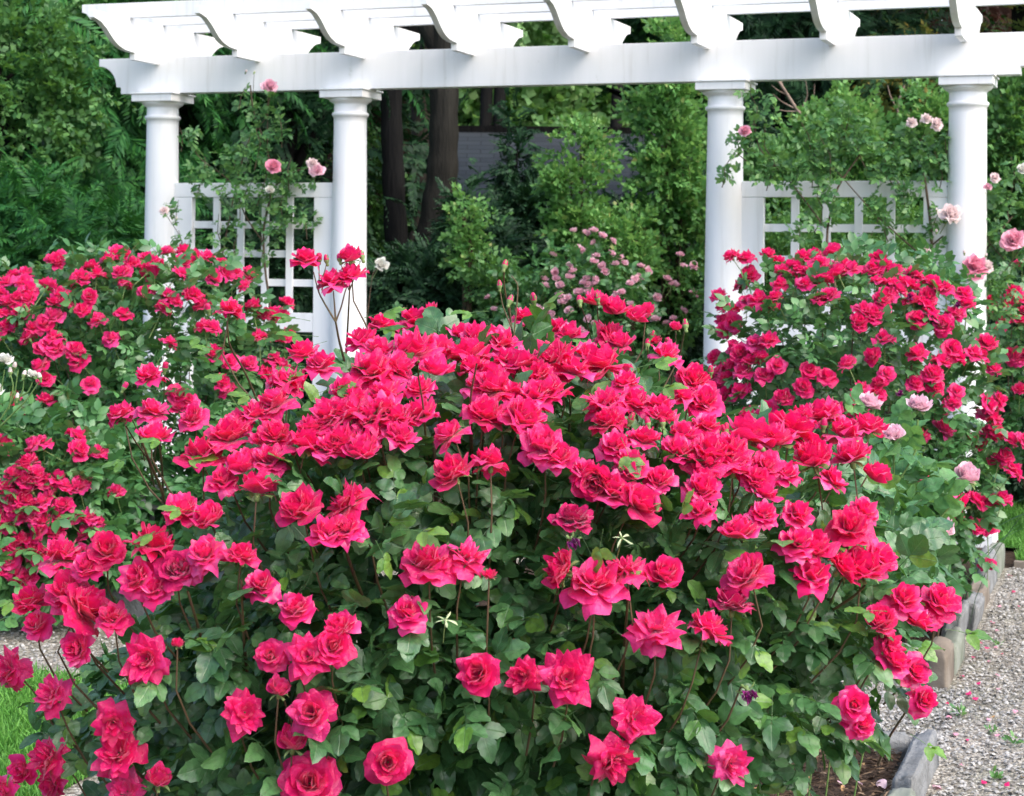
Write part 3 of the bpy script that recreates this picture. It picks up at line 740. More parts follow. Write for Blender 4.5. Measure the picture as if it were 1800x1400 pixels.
def blooming_bush(name_label, cat, base, bush, px_list, size, nleaf, leafsize, leafmat, meshes, ncane, zmin=.12, limit=100, tm=None, group=None, inner=300, upw=.9, purple=(), keep=None):
    t = thing('rose_bush', name_label, cat, base, group)
    extra = []
    for k, (px, py) in enumerate(px_list):
        P = bush.hit(px, py)
        if k < limit: add_bloom(bush, t, P, size * rng.uniform(.85, 1.12), meshes, stem=False, calyx=ME_CALYX_STEM)
        else: extra.append(P)
    for px, py in purple:
        add_bloom(bush, t, bush.hit(px, py) + np.array([0, -.03, 0]), size * .7, B_DEAD, unit([.1, -.7, 0]), stem=False, name='withered_bloom', label='shrivelled purple rose bloom')
    if extra:
        Vs, Qs, off = [], [], 0
        for P in extra:
            me = meshes[rng.integers(len(meshes))]
            v = np.zeros(len(me.vertices) * 3, np.float32); me.vertices.foreach_get('co', v); v = v.reshape(-1, 3)
            q = np.zeros(len(me.loops), np.int32); me.loops.foreach_get('vertex_index', q); q = q.reshape(-1, 4)
            R = axis_frame(unit(.8 * bush.normal(P) + np.array([0, -.1, .6]) + rng.normal(size=3) * .24))
            Vs.append((v @ R.T) * size / 2 + P - np.array(t.location)); Qs.append(q + off); off += len(v)
        tag(link('rose_blooms', fast_mesh('rose_blooms', np.concatenate(Vs), np.concatenate(Qs), mats=[meshes[0].materials[0]]), t), kind='stuff')
    rose_leaves(t, bush, nleaf, leafsize, leafmat, tm or T_COMP_LO, .72, 1.0, zmin=zmin, upw=upw, keep=keep)
    if inner: rose_leaves(t, bush, inner, leafsize, leafmat, T_COMP_LO, .4, .72, name='inner_foliage', zmin=zmin, keep=keep)
    canes(t, None, ncane, bush, .006)
    return t

RR = """255,100 330,110 435,90 490,130 560,150 680,90 620,110 775,80 700,130 820,140 510,180 600,180 660,170 870,165 800,190 1000,110 1040,150 980,160 1090,180 1180,195 1270,235 1350,265 1150,250 1000,230 1070,240
720,220 630,240 500,240 340,190 300,255 190,305 210,360 390,320 480,310 330,330 270,370 440,360 210,430 260,430 230,470 700,320 760,300 1050,300 1100,270 1030,330 1250,300 1180,330 1240,350 1200,415 1270,400 1340,450
1455,345 1400,400 920,370 970,395 1020,370 900,435 1290,240 1035,525 985,605 1200,600 850,655 645,680 740,715 1045,700 620,765 520,825 1020,745 1190,745 1275,700 1320,640 1380,570 1400,620 1490,590 1560,550 1530,600
1400,790 1380,850 1590,680 1290,770 920,780 960,830 900,840 1000,800 880,880 440,530 370,545 270,560 300,600 170,610 400,620 340,640 480,655 260,660 310,690 200,680 420,710 230,730 180,770 150,720 300,790 230,800 170,860
190,890 90,740 440,880 330,920 130,820 780,890 1440,290 1560,850 1610,830 60,800 100,900 60,880 540,1000 1020,330"""
RRl = parse(RR, 1200, 420, 2.917)
bRR = Bush((1.42, 7.45, .82), (.60, .62, .76), 2.5, 14, 11, .10)
blooming_bush('tall bush of red roses in front of the right trellis panel', 'rose bush', (1.42, 7.45, .06), bRR, RRl, .090, 1500, .115, M['rose_leaf_rear'], B_REAR, 12, inner=500, zmin=.34, keep=lambda P: P[:, 0] < np.minimum(1.88, 1.62 + (P[:, 2] - .3) * .8),
              purple=[(1200 + 1390 / 2.917, 420 + 340 / 2.917), (1200 + 1150 / 2.917, 420 + 300 / 2.917), (1200 + 1095 / 2.917, 420 + 790 / 2.917)])
LR = """260,90 235,110 115,160 60,170 210,210 130,230 30,200 80,270 40,290 130,270 270,250 240,290 280,290 360,180 400,130 425,160 340,190 390,260 360,320 435,365 510,75 480,95 550,80 580,120 540,160 550,210 640,90 680,110 650,150
735,65 810,60 860,80 830,100 910,90 800,110 970,120 990,160 1090,160 1080,215 1030,160 935,180 790,155 640,240 740,260 765,280 710,320 860,260 890,300 840,250 1110,305 1190,340 1230,340 1160,350 1255,290 930,400 900,395 1140,440
1270,420 1250,450 740,460 940,515 490,445 335,510 350,540 330,490 240,350 200,380 150,400 130,440 240,440 60,370 20,340 30,390 110,350 10,440 90,330 210,470 250,490 180,480 400,645 200,720 180,565 200,620 70,700 80,750 50,810 10,730
780,690 830,715 970,640 1000,670 1090,560 1200,540 1240,570 540,335 780,750 1180,600 1010,550 100,200 10,250"""
bLR = Bush((-1.74, 8.35, .76), (.76, .60, .76), 2.6, 16, 21, .13)
blooming_bush('wide bush of red roses in front of the left trellis panel and leftmost column', 'rose bush', (-1.62, 8.35, .06), bLR, parse(LR, 0, 420, 2.5), .094, 1900, .13, M['rose_leaf_rear'], B_REAR, 14, inner=500)
LL = """330,875 190,900 160,910 340,935 430,945 90,1010 130,990 60,1040 20,1090 110,1070 200,1070 250,1060 280,1090 350,1100 510,1120 230,1130 140,1110 100,1150 160,1180 60,1150 80,1200 20,1180 130,1230 200,1250 250,1230 310,1250
60,1250 20,1280 180,1290 390,1230 420,1250 380,1300 430,1300 60,1350 130,1370 20,1370 100,1330 10,905 280,1180 370,1060 53,1378 161,1414 36,1254 240,1300 110,1500 80,1480 27,1460 250,1400 196,1380 357,1380 45,1415 150,1040 190,1160 160,1050 30,1130 0,1220"""
bLL = Bush((-2.04, 7.62, .44), (.47, .42, .44), 2.6, 12, 31, .12)
blooming_bush('low sprawling bush of red roses at the left edge below the wide left bush', 'rose bush', (-1.98, 7.62, .06), bLL, parse(LL, 0, 420, 2.5), .094, 1000, .13, M['rose_leaf_rear'], B_REAR, 8, inner=260)
bLG = Bush((-1.06, 7.85, .42), (.38, .42, .40), 2.5, 12, 33, .14)
FRl = parse("""1590,320 1700,280 1670,340 1650,410 1730,330 1740,430 1620,465 1690,600 1730,780 1570,380 1740,130 1700,300 1760,380 1800,300 1720,620 1780,480 1660,380 1750,600 1800,560""", 1200, 420, 2.917)
bFR = Bush((3.02, 10.2, .80), (.46, .42, .72), 2.3, 10, 41, .12)
blooming_bush('red rose bush beyond the rightmost column at the right edge', 'rose bush', (3.02, 10.2, 0), bFR, FRl, .105, 650, .12, M['rose_leaf_rear'], B_REAR, 6, inner=200, zmin=.45)
LRl = parse("""1330,985 1300,920 1220,1020 1500,1050 1560,1010 1670,1040 1600,990 1550,910 1590,930 1620,1150 1650,1120 1740,1030 1690,1200 1270,1260 1200,1310 1180,1330 1420,1340 1500,1350 1600,1350 1640,1340 1386,1432 1563,1485 1563,1677 1240,1600
1300,1320 1560,1350 1500,1480 1220,1450 1250,1560 1180,1500 1350,1300""", 1200, 420, 2.917)
bLRt = Bush((1.60, 7.15, .60), (.25, .36, .36), 2.3, 10, 51, .16)
blooming_bush('low bush of scattered red roses at the stone edging beside the gravel path', 'rose bush', (1.62, 7.15, .06), bLRt, LRl, .088, 480, .115, M['rose_leaf_rear'], B_REAR, 7, inner=120, zmin=.30)
# foliage plant without flowers between the left bushes
g = thing('leafy_bush', 'light green leafy rose growth without flowers between the two left red rose bushes', 'shrub', (-1.06, 7.85, .06))
rose_leaves(g, bLG, 900, .14, M['rose_leaf_rear'], T_COMP_LO, .6, 1.0, zmin=.1); canes(g, None, 7, bLG, .005)

# far pink bush seen through the pergola
FP = """1020,1020 1070,1030 1110,1020 1145,1042 1190,1065 1105,1077 1040,1100 930,1125 1120,1130 1110,1157 1145,1175 1205,1168 1225,1140 1240,1162 1185,1118 1020,1197 1005,1225 940,1200 945,1230 960,1257 895,1263 890,1232 1075,1230 1110,1230
1070,1250 1085,1292 960,1300 995,1315 975,1335 1040,1290 1300,1230 1490,1127 1550,1172 1565,1310 1268,1342 1285,1235 650,1312 670,1365 860,1360 900,1370 930,1385 1450,1255 1210,1300 1050,1450 1035,1470 1380,1410 1360,1480 880,1440
1310,1222 1065,1470 940,1420 1115,1250 1055,1105"""
bFP = Bush((.42, 11.9, .70), (.62, .45, .90), 2.2, 12, 61, .2)
blooming_bush('distant bush dotted with small pale pink roses seen through the middle opening of the pergola', 'rose bush', (.42, 11.9, 0), bFP, parse(FP, 600, 0, 2.5) + [(1000 + 46 * (k % 5) + 17 * (k % 3), 470 + 23 * (k // 5) + 9 * (k % 2)) for k in range(25)], .074, 1300, .12, M['rose_leaf_rear'], B_FAR, 8, inner=200)

# pale pink roses beside the front bush
bE = Bush((.83, 4.22, 1.02), (.13, .20, .17), 2.2, 10, 71, .15)
pk = thing('rose_bush', 'pale green rose bush with half open light pink roses behind the front bush', 'rose bush', (.70, 4.30, .04))
for (px, py, w, Y) in ((1525, 715, 40, 4.1), (1613, 720, 42, 4.15), (1570, 772, 40, 4.0), (1699, 846, 50, 4.1), (1657, 940, 46, 3.7)):
    P = at(px, py, Y); add_bloom(bE, pk, P, w / F * Y * 1.3, B_PINK, unit([rng.uniform(-.2, .4), -.3, .9]), stem=False, calyx=ME_CALYX)
for px, py, w in ((1566, 890, 34), (1562, 925, 26)):
    add_bloom(bE, pk, at(px, py, 4.0), w / F * 4, [withered_mesh('withered_bloom', 9, M['blush_petal'])], unit([0, -.3, .9]), stem=False, name='withered_bloom', label='faded cream rose bloom losing its petals')
for l in ([(1525, 730), (1524, 800), (1530, 900), (1560, 1050)], [(1613, 738), (1612, 790), (1590, 830), (1545, 900), (1530, 990)], [(1570, 790), (1572, 850), (1560, 930)],
          [(1695, 868), (1670, 890), (1620, 950), (1590, 1040)], [(1650, 955), (1620, 980), (1575, 1030)], [(1566, 905), (1560, 960), (1560, 1040)]):
    twig(pk, pp(l, 4.1), .0028, 'green_stem')
rose_leaves(pk, bE, 85, .12, M['rose_leaf_pale'], T_COMP, .3, 1.0)
canes(pk, None, 4, bE, .0026, 'green_stem')

# cream roses at the left edge
wr = thing('rose_bush', 'spray of white rosebuds on light green stems at the left edge of the picture', 'rose bush', at(-70, 700, 4.4) * np.array([1, 1, 0]) + np.array([0, 0, .04]))
bW = Bush((-1.42, 4.45, .86), (.16, .16, .40), 2.2, 8, 73, .15)
for px, py, w, k in ((8, 637, 30, 'w'), (56, 661, 20, 'w'), (-12, 690, 34, 'w')):
    add_bloom(bW, wr, at(px, py, 4.3), w / F * 4.3 * 1.1, [B_CLIMB[k]], unit([.2, -.2, 1]), stem=False)
for px, py in ((25, 645), (42, 660), (70, 664), (18, 655), (30, 700)): add_bud(wr, at(px, py, 4.3), .014, ME_BUD_PALE[0])
for l in ([(-60, 860), (-20, 770), (25, 700), (32, 650)], [(-10, 760), (20, 730), (50, 700), (68, 672)], [(25, 705), (40, 690), (42, 668)], [(30, 700), (50, 690), (57, 672)], [(-20, 770), (0, 700), (8, 650)], [(15, 720), (24, 680), (19, 660)]):
    twig(wr, pp(l, 4.3), .0026, 'green_stem')
rose_leaves(wr, bW, 60, .11, M['rose_leaf_pale'], T_COMP, .3, 1.0); canes(wr, None, 4, bW, .004, 'green_stem')

# ------------------------------------------------------------------ PERGOLA
pg = thing('pergola', 'white wooden pergola on four round columns with curved rafters and two trellis panels', 'pergola', W(.12, 0, 0))
pb = np.array(pg.location)
def fr(a, w, z): return tuple(W(a, w, z) - pb)          # a along u, w along v
def frv(a, w, z): return tuple(W(w, a, z) - pb)         # a along v, w along u
US = (-2.32, -1.037, 1.254, 2.57)
ZB, ZT = EYE + .944, EYE + 1.167
for u in US:
    c = W(u, 0, 0) - pb
    mb = MB()
    r0, r1 = .112, .0985
    prof = [(.0, .12), (.150, .12), (.152, .135), (.150, .16), (.135, .175), (.118, .18), (.116, .20)]
    prof += [(r0 - (r0 - r1) * t ** 1.6, .20 + (ZB - .20 - .20) * t) for t in np.linspace(0, 1, 14)]
    zt = ZB - .148
    prof = [p for p in prof if p[1] < zt - .02]; prof += [(r1 + .001, zt - .018), (r1 + .008, zt - .014), (r1 + .0125, zt - .004), (r1 + .0125, zt + .004), (r1 + .006, zt + .010), (r1, zt + .013), (r1 - .001, zt + .06)]
    mb.lathe([p for p in prof if p[1] <= zt + .061], 48)
    sh = link('column', mb.mesh('column', M['paint']), pg, c)
    mb = MB(); mb.lathe([(r1 - .002, zt + .058), (r1 + .004, zt + .062), (r1 + .004, zt + .066), (r1 + .012, zt + .069), (r1 + .026, zt + .078), (r1 + .032, zt + .088), (r1 + .030, zt + .0945)], 48)
    link('capital_ring', mb.mesh('capital_ring', M['paint']), sh)
    def frc(a, w, z, u=u): return tuple(W(u + a, w, z) - W(u, 0, 0))
    link('capital_block', box_mesh('capital_block', (-.14, -.14, zt + .094), (.14, .14, ZB - .0105), frc, M['paint'], .002), sh)
    link('capital_plate', box_mesh('capital_plate', (-.149, -.149, ZB - .010), (.149, .149, ZB - .0008), frc, M['paint'], .002), sh)
    link('base_plinth', box_mesh('base_plinth', (-.165, -.165, 0), (.165, .165, .118), frc, M['paint'], .004), sh)
ul, ur = US[0] - .43, US[3] + .43
h = ZT - ZB
def cove(u0, sgn):
    pts = [(u0, ZT), (u0, ZT - .047)]
    for t in np.linspace(0.05, 1, 9): pts.append((u0 + sgn * (.125 * math.sin(t * PI / 2)), ZT - .047 - .132 * (1 - math.cos(t * PI / 2))))
    pts += [(u0 + sgn * .158, ZT - .181), (u0 + sgn * .158, ZB)]
    return pts
prof = cove(ul, 1) + cove(ur, -1)[::-1]
link('beam', prism_mesh('beam', prof, -.05, .05, fr, M['paint'], .003), pg)
RT = EYE + 1.368; RB = EYE + 1.122
def raf():
    half = [(-.79, RT), (-.79, RT - .043), (-.765, RT - .047)]
    for t in np.linspace(.06, 1, 15):
        k = float(np.interp(t, [0, .13, .25, .34, .42, .5, .6, .76, 1], [0, .08, .25, .42, .58, .72, .84, .955, 1]))
        half.append((-.765 + .42 * t, RT - .047 - .157 * k))
    half += [(-.338, RT - .204), (-.338, RB)]
    left = half + [(-.053, RB), (-.053, ZT + .001)]
    return left + [(-a, z) for a, z in left[::-1]]
for i in range(-1, 9):
    uc = -2.335 + .698 * i
    if i < 0 or i > 7: continue
    link('rafter', prism_mesh('rafter', raf(), uc - .019, uc + .019, frv, M['paint'], .0025), pg)
for a in (-.385, 0, .385):
    u0, u1 = US[0] - .33, US[3] + .33
    pr = [(u0, RT + .092), (u0, RT + .045), (u0 + .03, RT + .035), (u0 + .06, RT + .001), (u1 - .06, RT + .001), (u1 - .03, RT + .035), (u1, RT + .045), (u1, RT + .092)]
    link('roof_slat', prism_mesh('roof_slat', pr, a - .019, a + .019, fr, M['paint'], .0025), pg)
for ua, ub, nm in ((US[0] + .100, US[1] - .100, 'l'), (US[2] + .100, US[3] - .100, 'r')):
    tr = bpy.data.objects.new('trellis_panel', None)
    zt = EYE + .388; fz = .105
    me = box_mesh('trellis_panel', (ua, -.022, zt - .088), (ub, .022, zt), fr, M['paint'])
    tr = link('trellis_panel', me, pg)
    nv = 4 if nm == 'l' else 4
    link('stile', box_mesh('stile', (ua, -.022, .10), (ua + .125, .022, zt - .0895), fr, M['paint']), tr)
    link('stile', box_mesh('stile', (ub - .125, -.022, .10), (ub, .022, zt - .0895), fr, M['paint']), tr)
    zb = EYE - .40
    link('bottom_rail', box_mesh('bottom_rail', (ua + .1265, -.020, zb - .115), (ub - .1265, .020, zb), fr, M['paint']), tr)
    wi = (ub - ua - .25)
    for k in range(1, 5):
        uc = ua + .125 + wi * k / 5
        link('lattice_bar', box_mesh('lattice_bar', (uc - .022, -.016, zb + .0005), (uc + .022, .002, zt - .0885), fr, M['paint'], .0015), tr)
    for k in range(1, 4):
        zc = zb + (zt - .088 - zb) * k / 4 + .006
        link('lattice_bar', box_mesh('lattice_bar', (ua + .1255, .0035, zc - .022), (ub - .1255, .016, zc + .022), fr, M['paint'], .0015), tr)

# ------------------------------------------------------------------ climbing roses
def climber(label, base, blobs, Y, nl, stems, flowers, buds=()):
    t = thing('climbing_rose', label, 'climbing rose', base)
    P = []; tot = sum(r * r for _, _, r in blobs)
    for bx, by, r in blobs:
        n = max(3, int(nl * r * r / tot)); c = at(bx, by, Y); rr = r / F * Y
        d = rng.normal(size=(n, 3)); d = unit(d) * rng.uniform(0, 1, (n, 1)) ** .45
        q = c + d * rr * np.array([1.05, .5, .95]); P.append(q)
        # a small twig through each clump
        a = c + np.array([rng.uniform(-.6, .6) * rr, 0, -rr]); b = c + np.array([rng.uniform(-.7, .7) * rr, -.02, rr * .9])
        mb = MB(); m = (a + b) / 2 + rng.normal(size=3) * rr * .2
        mb.tube(np.array([a, m, b]) - base, [.0032, .0026, .0016], 5); link('cane', mb.mesh('cane', M['brown_cane']), t)
    P = np.concatenate(P)
    D = unit(rng.normal(size=P.shape) + np.array([0, -.25, .1])); N = unit(rng.normal(size=P.shape) * .5 + np.array([0, -.45, .9]))
    foliage('foliage', t, M['climber_leaf'], T_COMP_LO, P, D, N, .092 * rng.uniform(.6, 1.25, len(P)))
    for l, r_ in stems: twig(t, pp(l, Y + .02), r_, 'brown_cane')
    for px, py, w, k, nx in flowers:
        n = unit([nx, -.75, .55])
        P1 = at(px, py, Y - .14); o = link('rose_bloom', B_CLIMB[k], t, P1 - base, axis_frame(n), w / F * Y / 2)
        link('calyx', ME_CALYX_STEM, o)
        if k in 'w': o['label'] = 'small white rose bloom'
    for px, py in buds: add_bud(t, at(px, py, Y - .14), .016, ME_BUD_PALE[rng.integers(2)])
    return t
bl = W(-1.35, -.30, .05)
climber('climbing rose with pale pink flowers growing up the left trellis panel', bl,
        [(458, 200, 28), (428, 172, 20), (480, 232, 28), (440, 262, 38), (405, 300, 44), (470, 318, 44), (345, 300, 26), (328, 245, 22), (520, 305, 30), (430, 350, 38), (500, 362, 40), (530, 395, 26), (480, 400, 34), (392, 398, 24), (300, 372, 22), (322, 425, 22), (455, 440, 20), (410, 430, 20), (350, 330, 20), (480, 182, 22), (700, 560, 26), (725, 590, 24)], float(W(-1.6, -.2)[1]), 430,
        [([(478, 700), (478, 560), (465, 470), (462, 400), (480, 330), (470, 260), (445, 200), (440, 150)], .009), ([(465, 430), (430, 380), (410, 320), (350, 280), (328, 240)], .005), ([(385, 480), (400, 400), (420, 300), (440, 240)], .006), ([(470, 300), (470, 200), (476, 160)], .004), ([(640, 600), (650, 520), (655, 480), (668, 468)], .003),
         ([(480, 330), (520, 300), (550, 295)], .004), ([(330, 470), (320, 420), (290, 375)], .003), ([(445, 165), (446, 140), (447, 130)], .0022)],
        [(474, 154, 30, 'p', .2), (481, 295, 30, 'r', .1), (549, 289, 22, 'b', .3), (556, 301, 30, 'p', .2), (475, 336, 18, 'w', 0), (289, 372, 18, 'b', -.2), (668, 468, 30, 'w', .4)], [(447, 128), (432, 127), (310, 385)])
br = W(2.0, -.32, .05)
climber('climbing rose with blush and pink flowers spreading over the right trellis panel and rightmost column', br,
        [(1330, 165, 18), (1325, 205, 22), (1340, 245, 26), (1300, 262, 22), (1280, 312, 18), (1362, 300, 36), (1410, 292, 38), (1455, 275, 38), (1500, 255, 40), (1555, 285, 40), (1610, 255, 34), (1640, 300, 36), (1690, 320, 26), (1450, 338, 26), (1440, 385, 24), (1535, 365, 26), (1590, 340, 26), (1520, 430, 26), (1570, 400, 24), (1400, 420, 20), (1645, 395, 30), (1700, 385, 24),
         (1760, 350, 40), (1785, 440, 40), (1745, 420, 36), (1740, 500, 38), (1770, 540, 30), (1690, 480, 28), (1640, 470, 30), (1480, 210, 34), (1420, 240, 26), (1790, 300, 26), (1660, 250, 22)], float(W(2.0, -.2)[1]), 900,
        [([(1600, 640), (1630, 520), (1640, 430), (1628, 330), (1615, 250)], .010), ([(1640, 430), (1700, 380), (1730, 310)], .005), ([(1660, 640), (1690, 500), (1740, 430), (1780, 380)], .007), ([(1480, 560), (1450, 420), (1470, 330), (1520, 260)], .008), ([(1450, 400), (1390, 320), (1330, 260), (1325, 190)], .005), ([(1620, 450), (1540, 380), (1470, 300)], .005), ([(1330, 270), (1300, 255), (1270, 300)], .004)],
        [(1311, 232, 24, 'r', -.5), (1603, 217, 20, 'b', -.2), (1628, 210, 20, 'b', 0), (1644, 220, 26, 'b', .3), (1670, 380, 42, 'b', .1), (1712, 472, 50, 'r', .1), (1782, 425, 46, 'r', -.2), (1627, 442, 18, 'b', 0), (1748, 314, 20, 'b', 0), (1796, 300, 24, 'w', 0), (1733, 470, 26, 'b', .4), (1736, 330, 16, 'p', 0)],
        [(1598, 212), (1618, 216), (1646, 370), (1646, 408), (1648, 440), (1695, 445), (1610, 458), (1588, 478), (1733, 450)])

# ------------------------------------------------------------------ GROUND
def sheet(name, pts, z, mat, cat=None):
    V = [(x, y, z) for x, y in pts]
    me = bpy.data.meshes.new(name); me.from_pydata(V, [], [tuple(range(len(V)))]); me.update(); me.materials.append(M[mat])
    o = link(name, me); o['kind'] = 'structure'; return o
sheet('ground', [(-150, -60), (150, -60), (150, 250), (-150, 250)], -.012, 'soil')
def wp(*uv): return [tuple(W(u, v)[:2]) for u, v in uv]
sheet('gravel_path', wp((-8, -11), (4.9, -11), (4.9, -.45), (-8, -.45)), .0, 'gravel')
sheet('lawn', wp((2.86, -.36), (40, -.36), (40, 7), (2.86, 7)), .012, 'turf')
sheet('lawn', wp((-30, -12), (.55, -12), (.55, -4.25), (-30, -4.25)), .008, 'turf')
sheet('lawn', wp((2.42, .14), (2.86, .14), (2.86, 7), (2.42, 7)), .012, 'turf')
sheet('woodland_floor', wp((-40, .9), (2.41, .9), (2.41, 12), (-40, 12)), .004, 'soil')
sheet('garden_bed', wp((.78, -12), (2.80, -12), (2.80, -4.22), (.78, -4.22)), .045, 'soil')
sheet('garden_bed', wp((.60, -3.07), (2.75, -3.07), (2.75, .12), (.60, .12)), .05, 'soil')
sheet('garden_bed', wp((-5.6, -3.07), (-.40, -3.07), (-.40, .8), (-5.6, .8)), .05, 'soil')

def in_uv(x, y): return x * CT - (y - D0) * ST, x * ST + (y - D0) * CT
# edging stones
def stone(u0, u1, v0, v1, ht, mat, label, group='stones edging the garden beds', lean=0):
    c = W((u0 + u1) / 2, (v0 + v1) / 2, 0)
    import bmesh
    bm = bmesh.new(); bmesh.ops.create_cube(bm, size=1)
    bmesh.ops.subdivide_edges(bm, edges=bm.edges[:], cuts=4, use_grid_fill=True)
    g = np.random.default_rng(int(abs(u0 * 1000 + v0 * 777)) % 99999)
    ph = g.uniform(0, 6, 6)
    for v in bm.verts:
        x, y, z = v.co
        k = 1 - .12 * max(0, z) * (abs(x) + abs(y)) * 1.4
        x *= k * (1 + .05 * math.sin(5 * z + ph[0])); y *= k * (1 + .05 * math.sin(4 * x + ph[1]))
        z += .05 * math.sin(4 * x + ph[2]) * (z > 0) + .05 * math.sin(5 * y + ph[3]) * (z > 0) + .015 * math.sin(13 * y + ph[4])
        uu = x * (u1 - u0) + lean * z * .03; vv = y * (v1 - v0); zz = (z + .5) * (ht + .03) - .03
        v.co = (uu * CT + vv * ST, -uu * ST + vv * CT, zz)
    ed = [e for e in bm.edges if e.calc_face_angle(0) > .9]
    bmesh.ops.bevel(bm, geom=ed, offset=.007, segments=2, affect='EDGES')
    me = bpy.data.meshes.new('edging_stone'); bm.to_mesh(me); bm.free(); me.materials.append(M[mat])
    for p in me.polygons: p.use_smooth = True
    o = link('edging_stone', me, None, c); tag(o, label, 'stone', group); return o
# front bed: outer edge and rear edge
stone(2.83, 2.90, -4.74, -4.17, .105, 'stone', 'long flat grey edging stone at the corner of the nearest bed')
stone(2.835, 2.905, -5.02, -4.75, .09, 'mossy_stone', 'rounded buff edging stone at the bottom edge, beside the long grey corner stone')
vv = -5.03
for k in range(8):
    L = .30 + .12 * math.sin(k * 2.3); stone(2.83, 2.90, vv - L, vv - .012, .095, ('stone', 'warm_stone')[k % 2], 'edging stone on the path side of the nearest bed, below the picture'); vv -= L
stone(2.40, 2.825, -4.25, -4.18, .10, 'stone', 'grey edging stone across the rear end of the nearest bed beside its corner stone')
uu = 2.39
for k in range(4):
    L = .36 + .08 * math.sin(k * 3.1); stone(uu - L, uu - .012, -4.25, -4.18, .095, ('stone', 'mossy_stone')[k % 2], 'edging stone at the rear of the nearest bed hidden under the roses'); uu -= L
# rear bed
stone(2.52, 2.735, -3.15, -3.07, .125, 'mossy_stone', 'greenish square edging stone facing the cross path at the front of the rear right bed')
stone(2.28, 2.51, -3.15, -3.07, .11, 'stone', 'grey edging stone immediately left of the greenish square stone facing the cross path')
stone(2.745, 2.825, -3.16, -2.96, .145, 'warm_stone', 'tall brown weathered stone standing at the front corner of the rear right bed')
stone(2.752, 2.83, -2.93, -2.62, .105, 'mossy_stone', 'rounded buff edging stone just behind the brown corner stone')
stone(2.735, 2.80, -2.58, -2.20, .15, 'stone', 'leaning grey edging stone second behind the brown corner stone', lean=1)
stone(2.76, 2.83, -2.17, -1.82, .12, 'stone', 'grey edging stone third behind the brown corner stone', lean=1)
stone(2.745, 2.82, -1.77, -1.34, .10, 'warm_stone', 'pale edging stone behind the long grass blades')
stone(2.74, 2.81, -1.29, -.84, .16, 'stone', 'upright grey edging stone nearest the base of the rightmost column')
stone(2.745, 2.815, -.79, -.42, .13, 'mossy_stone', 'last edging stone, right beside the rightmost column base')
uu = 2.27
for k in range(5):
    L = .34; stone(uu - L, uu - .012, -3.15, -3.07, .105, ('stone', 'mossy_stone')[k % 2], 'edging stone at the front of the rear right bed hidden behind the front roses'); uu -= L
uu = -.42
for k in range(11):
    L = .36 + .05 * math.sin(k * 2.1); stone(uu - L, uu - .012, -3.15, -3.07, .12, ('stone', 'mossy_stone')[k % 2], 'dark edging stone under the left roses along the cross path'); uu -= L
# wooden edging between path and lawn
o = link('lawn_edging', box_mesh('lawn_edging', (2.86, -.44, -.02), (6.5, -.40, .035), lambda a, w, z: tuple(W(a, w, z)), M['warm_stone'], .004)); tag(o, 'low tan wooden edging strip between the gravel path and the right lawn', 'edging')

# gravel stones
def octa():
    V = np.array([(1, 0, 0), (0, 1, 0), (-1, 0, 0), (0, -1, 0), (0, 0, .75), (0, 0, -.5), (.6, .6, .35), (-.6, .55, .3), (-.55, -.6, .3), (.6, -.6, .3)], float)
    Q = np.array([(4, 6, 1, 7), (4, 7, 2, 8), (4, 8, 3, 9), (4, 9, 0, 6)]); return V, Q, np.full((4, 4, 2), .5)
N = 42000
uu = rng.uniform(2.84, 4.5, N); vv = -6.2 + 6.0 * rng.uniform(0, 1, N) ** 1.0
k2 = 9000
uu[:k2] = rng.uniform(1.2, 2.9, k2); vv[:k2] = rng.uniform(-4.15, -3.17, k2)
uu[k2:k2 + 4000] = rng.uniform(-1.9, .3, 4000); vv[k2:k2 + 4000] = rng.uniform(-4.3, -3.17, 4000)
ok = ~((uu < 2.92) & (vv < -4.14)) & ~((vv > -.46) & (uu > 2.83)) & ~((uu < 2.84) & (vv > -3.15))
uu, vv = uu[ok], vv[ok]
PP = np.stack([uu * CT + vv * ST, D0 - uu * ST + vv * CT, rng.uniform(.0, .006, len(uu))], -1)
far = PP[:, 1] > 8.2
D = unit(rng.normal(size=PP.shape) * np.array([1, 1, .25])); Nn = unit(rng.normal(size=PP.shape) * .35 + np.array([0, 0, 1]))
foliage('gravel_stones', None, M['pebble'], [octa()], PP, D, Nn, rng.uniform(.0035, .0095, len(PP)), kind='stuff')

# mulch chips
N = 5200
uu = rng.uniform(1.6, 2.82, N); vv = rng.uniform(-5.6, -4.24, N); PP = np.stack([uu * CT + vv * ST, D0 - uu * ST + vv * CT, rng.uniform(.045, .06, N)], -1)
N2 = 1500
uu = rng.uniform(1.9, 2.74, N2); vv = rng.uniform(-3.05, -1.2, N2); PP = np.concatenate([PP, np.stack([uu * CT + vv * ST, D0 - uu * ST + vv * CT, rng.uniform(.05, .065, N2)], -1)])
D = unit(rng.normal(size=PP.shape) * np.array([1, 1, .3])); Nn = unit(rng.normal(size=PP.shape) * .6 + np.array([0, 0, 1]))
foliage('mulch', None, M['chip'], [leaflet_lo(Wd=w, droop=.05) for w in (.12, .2, .3)], PP, D, Nn, rng.uniform(.012, .05, len(PP)), kind='stuff')
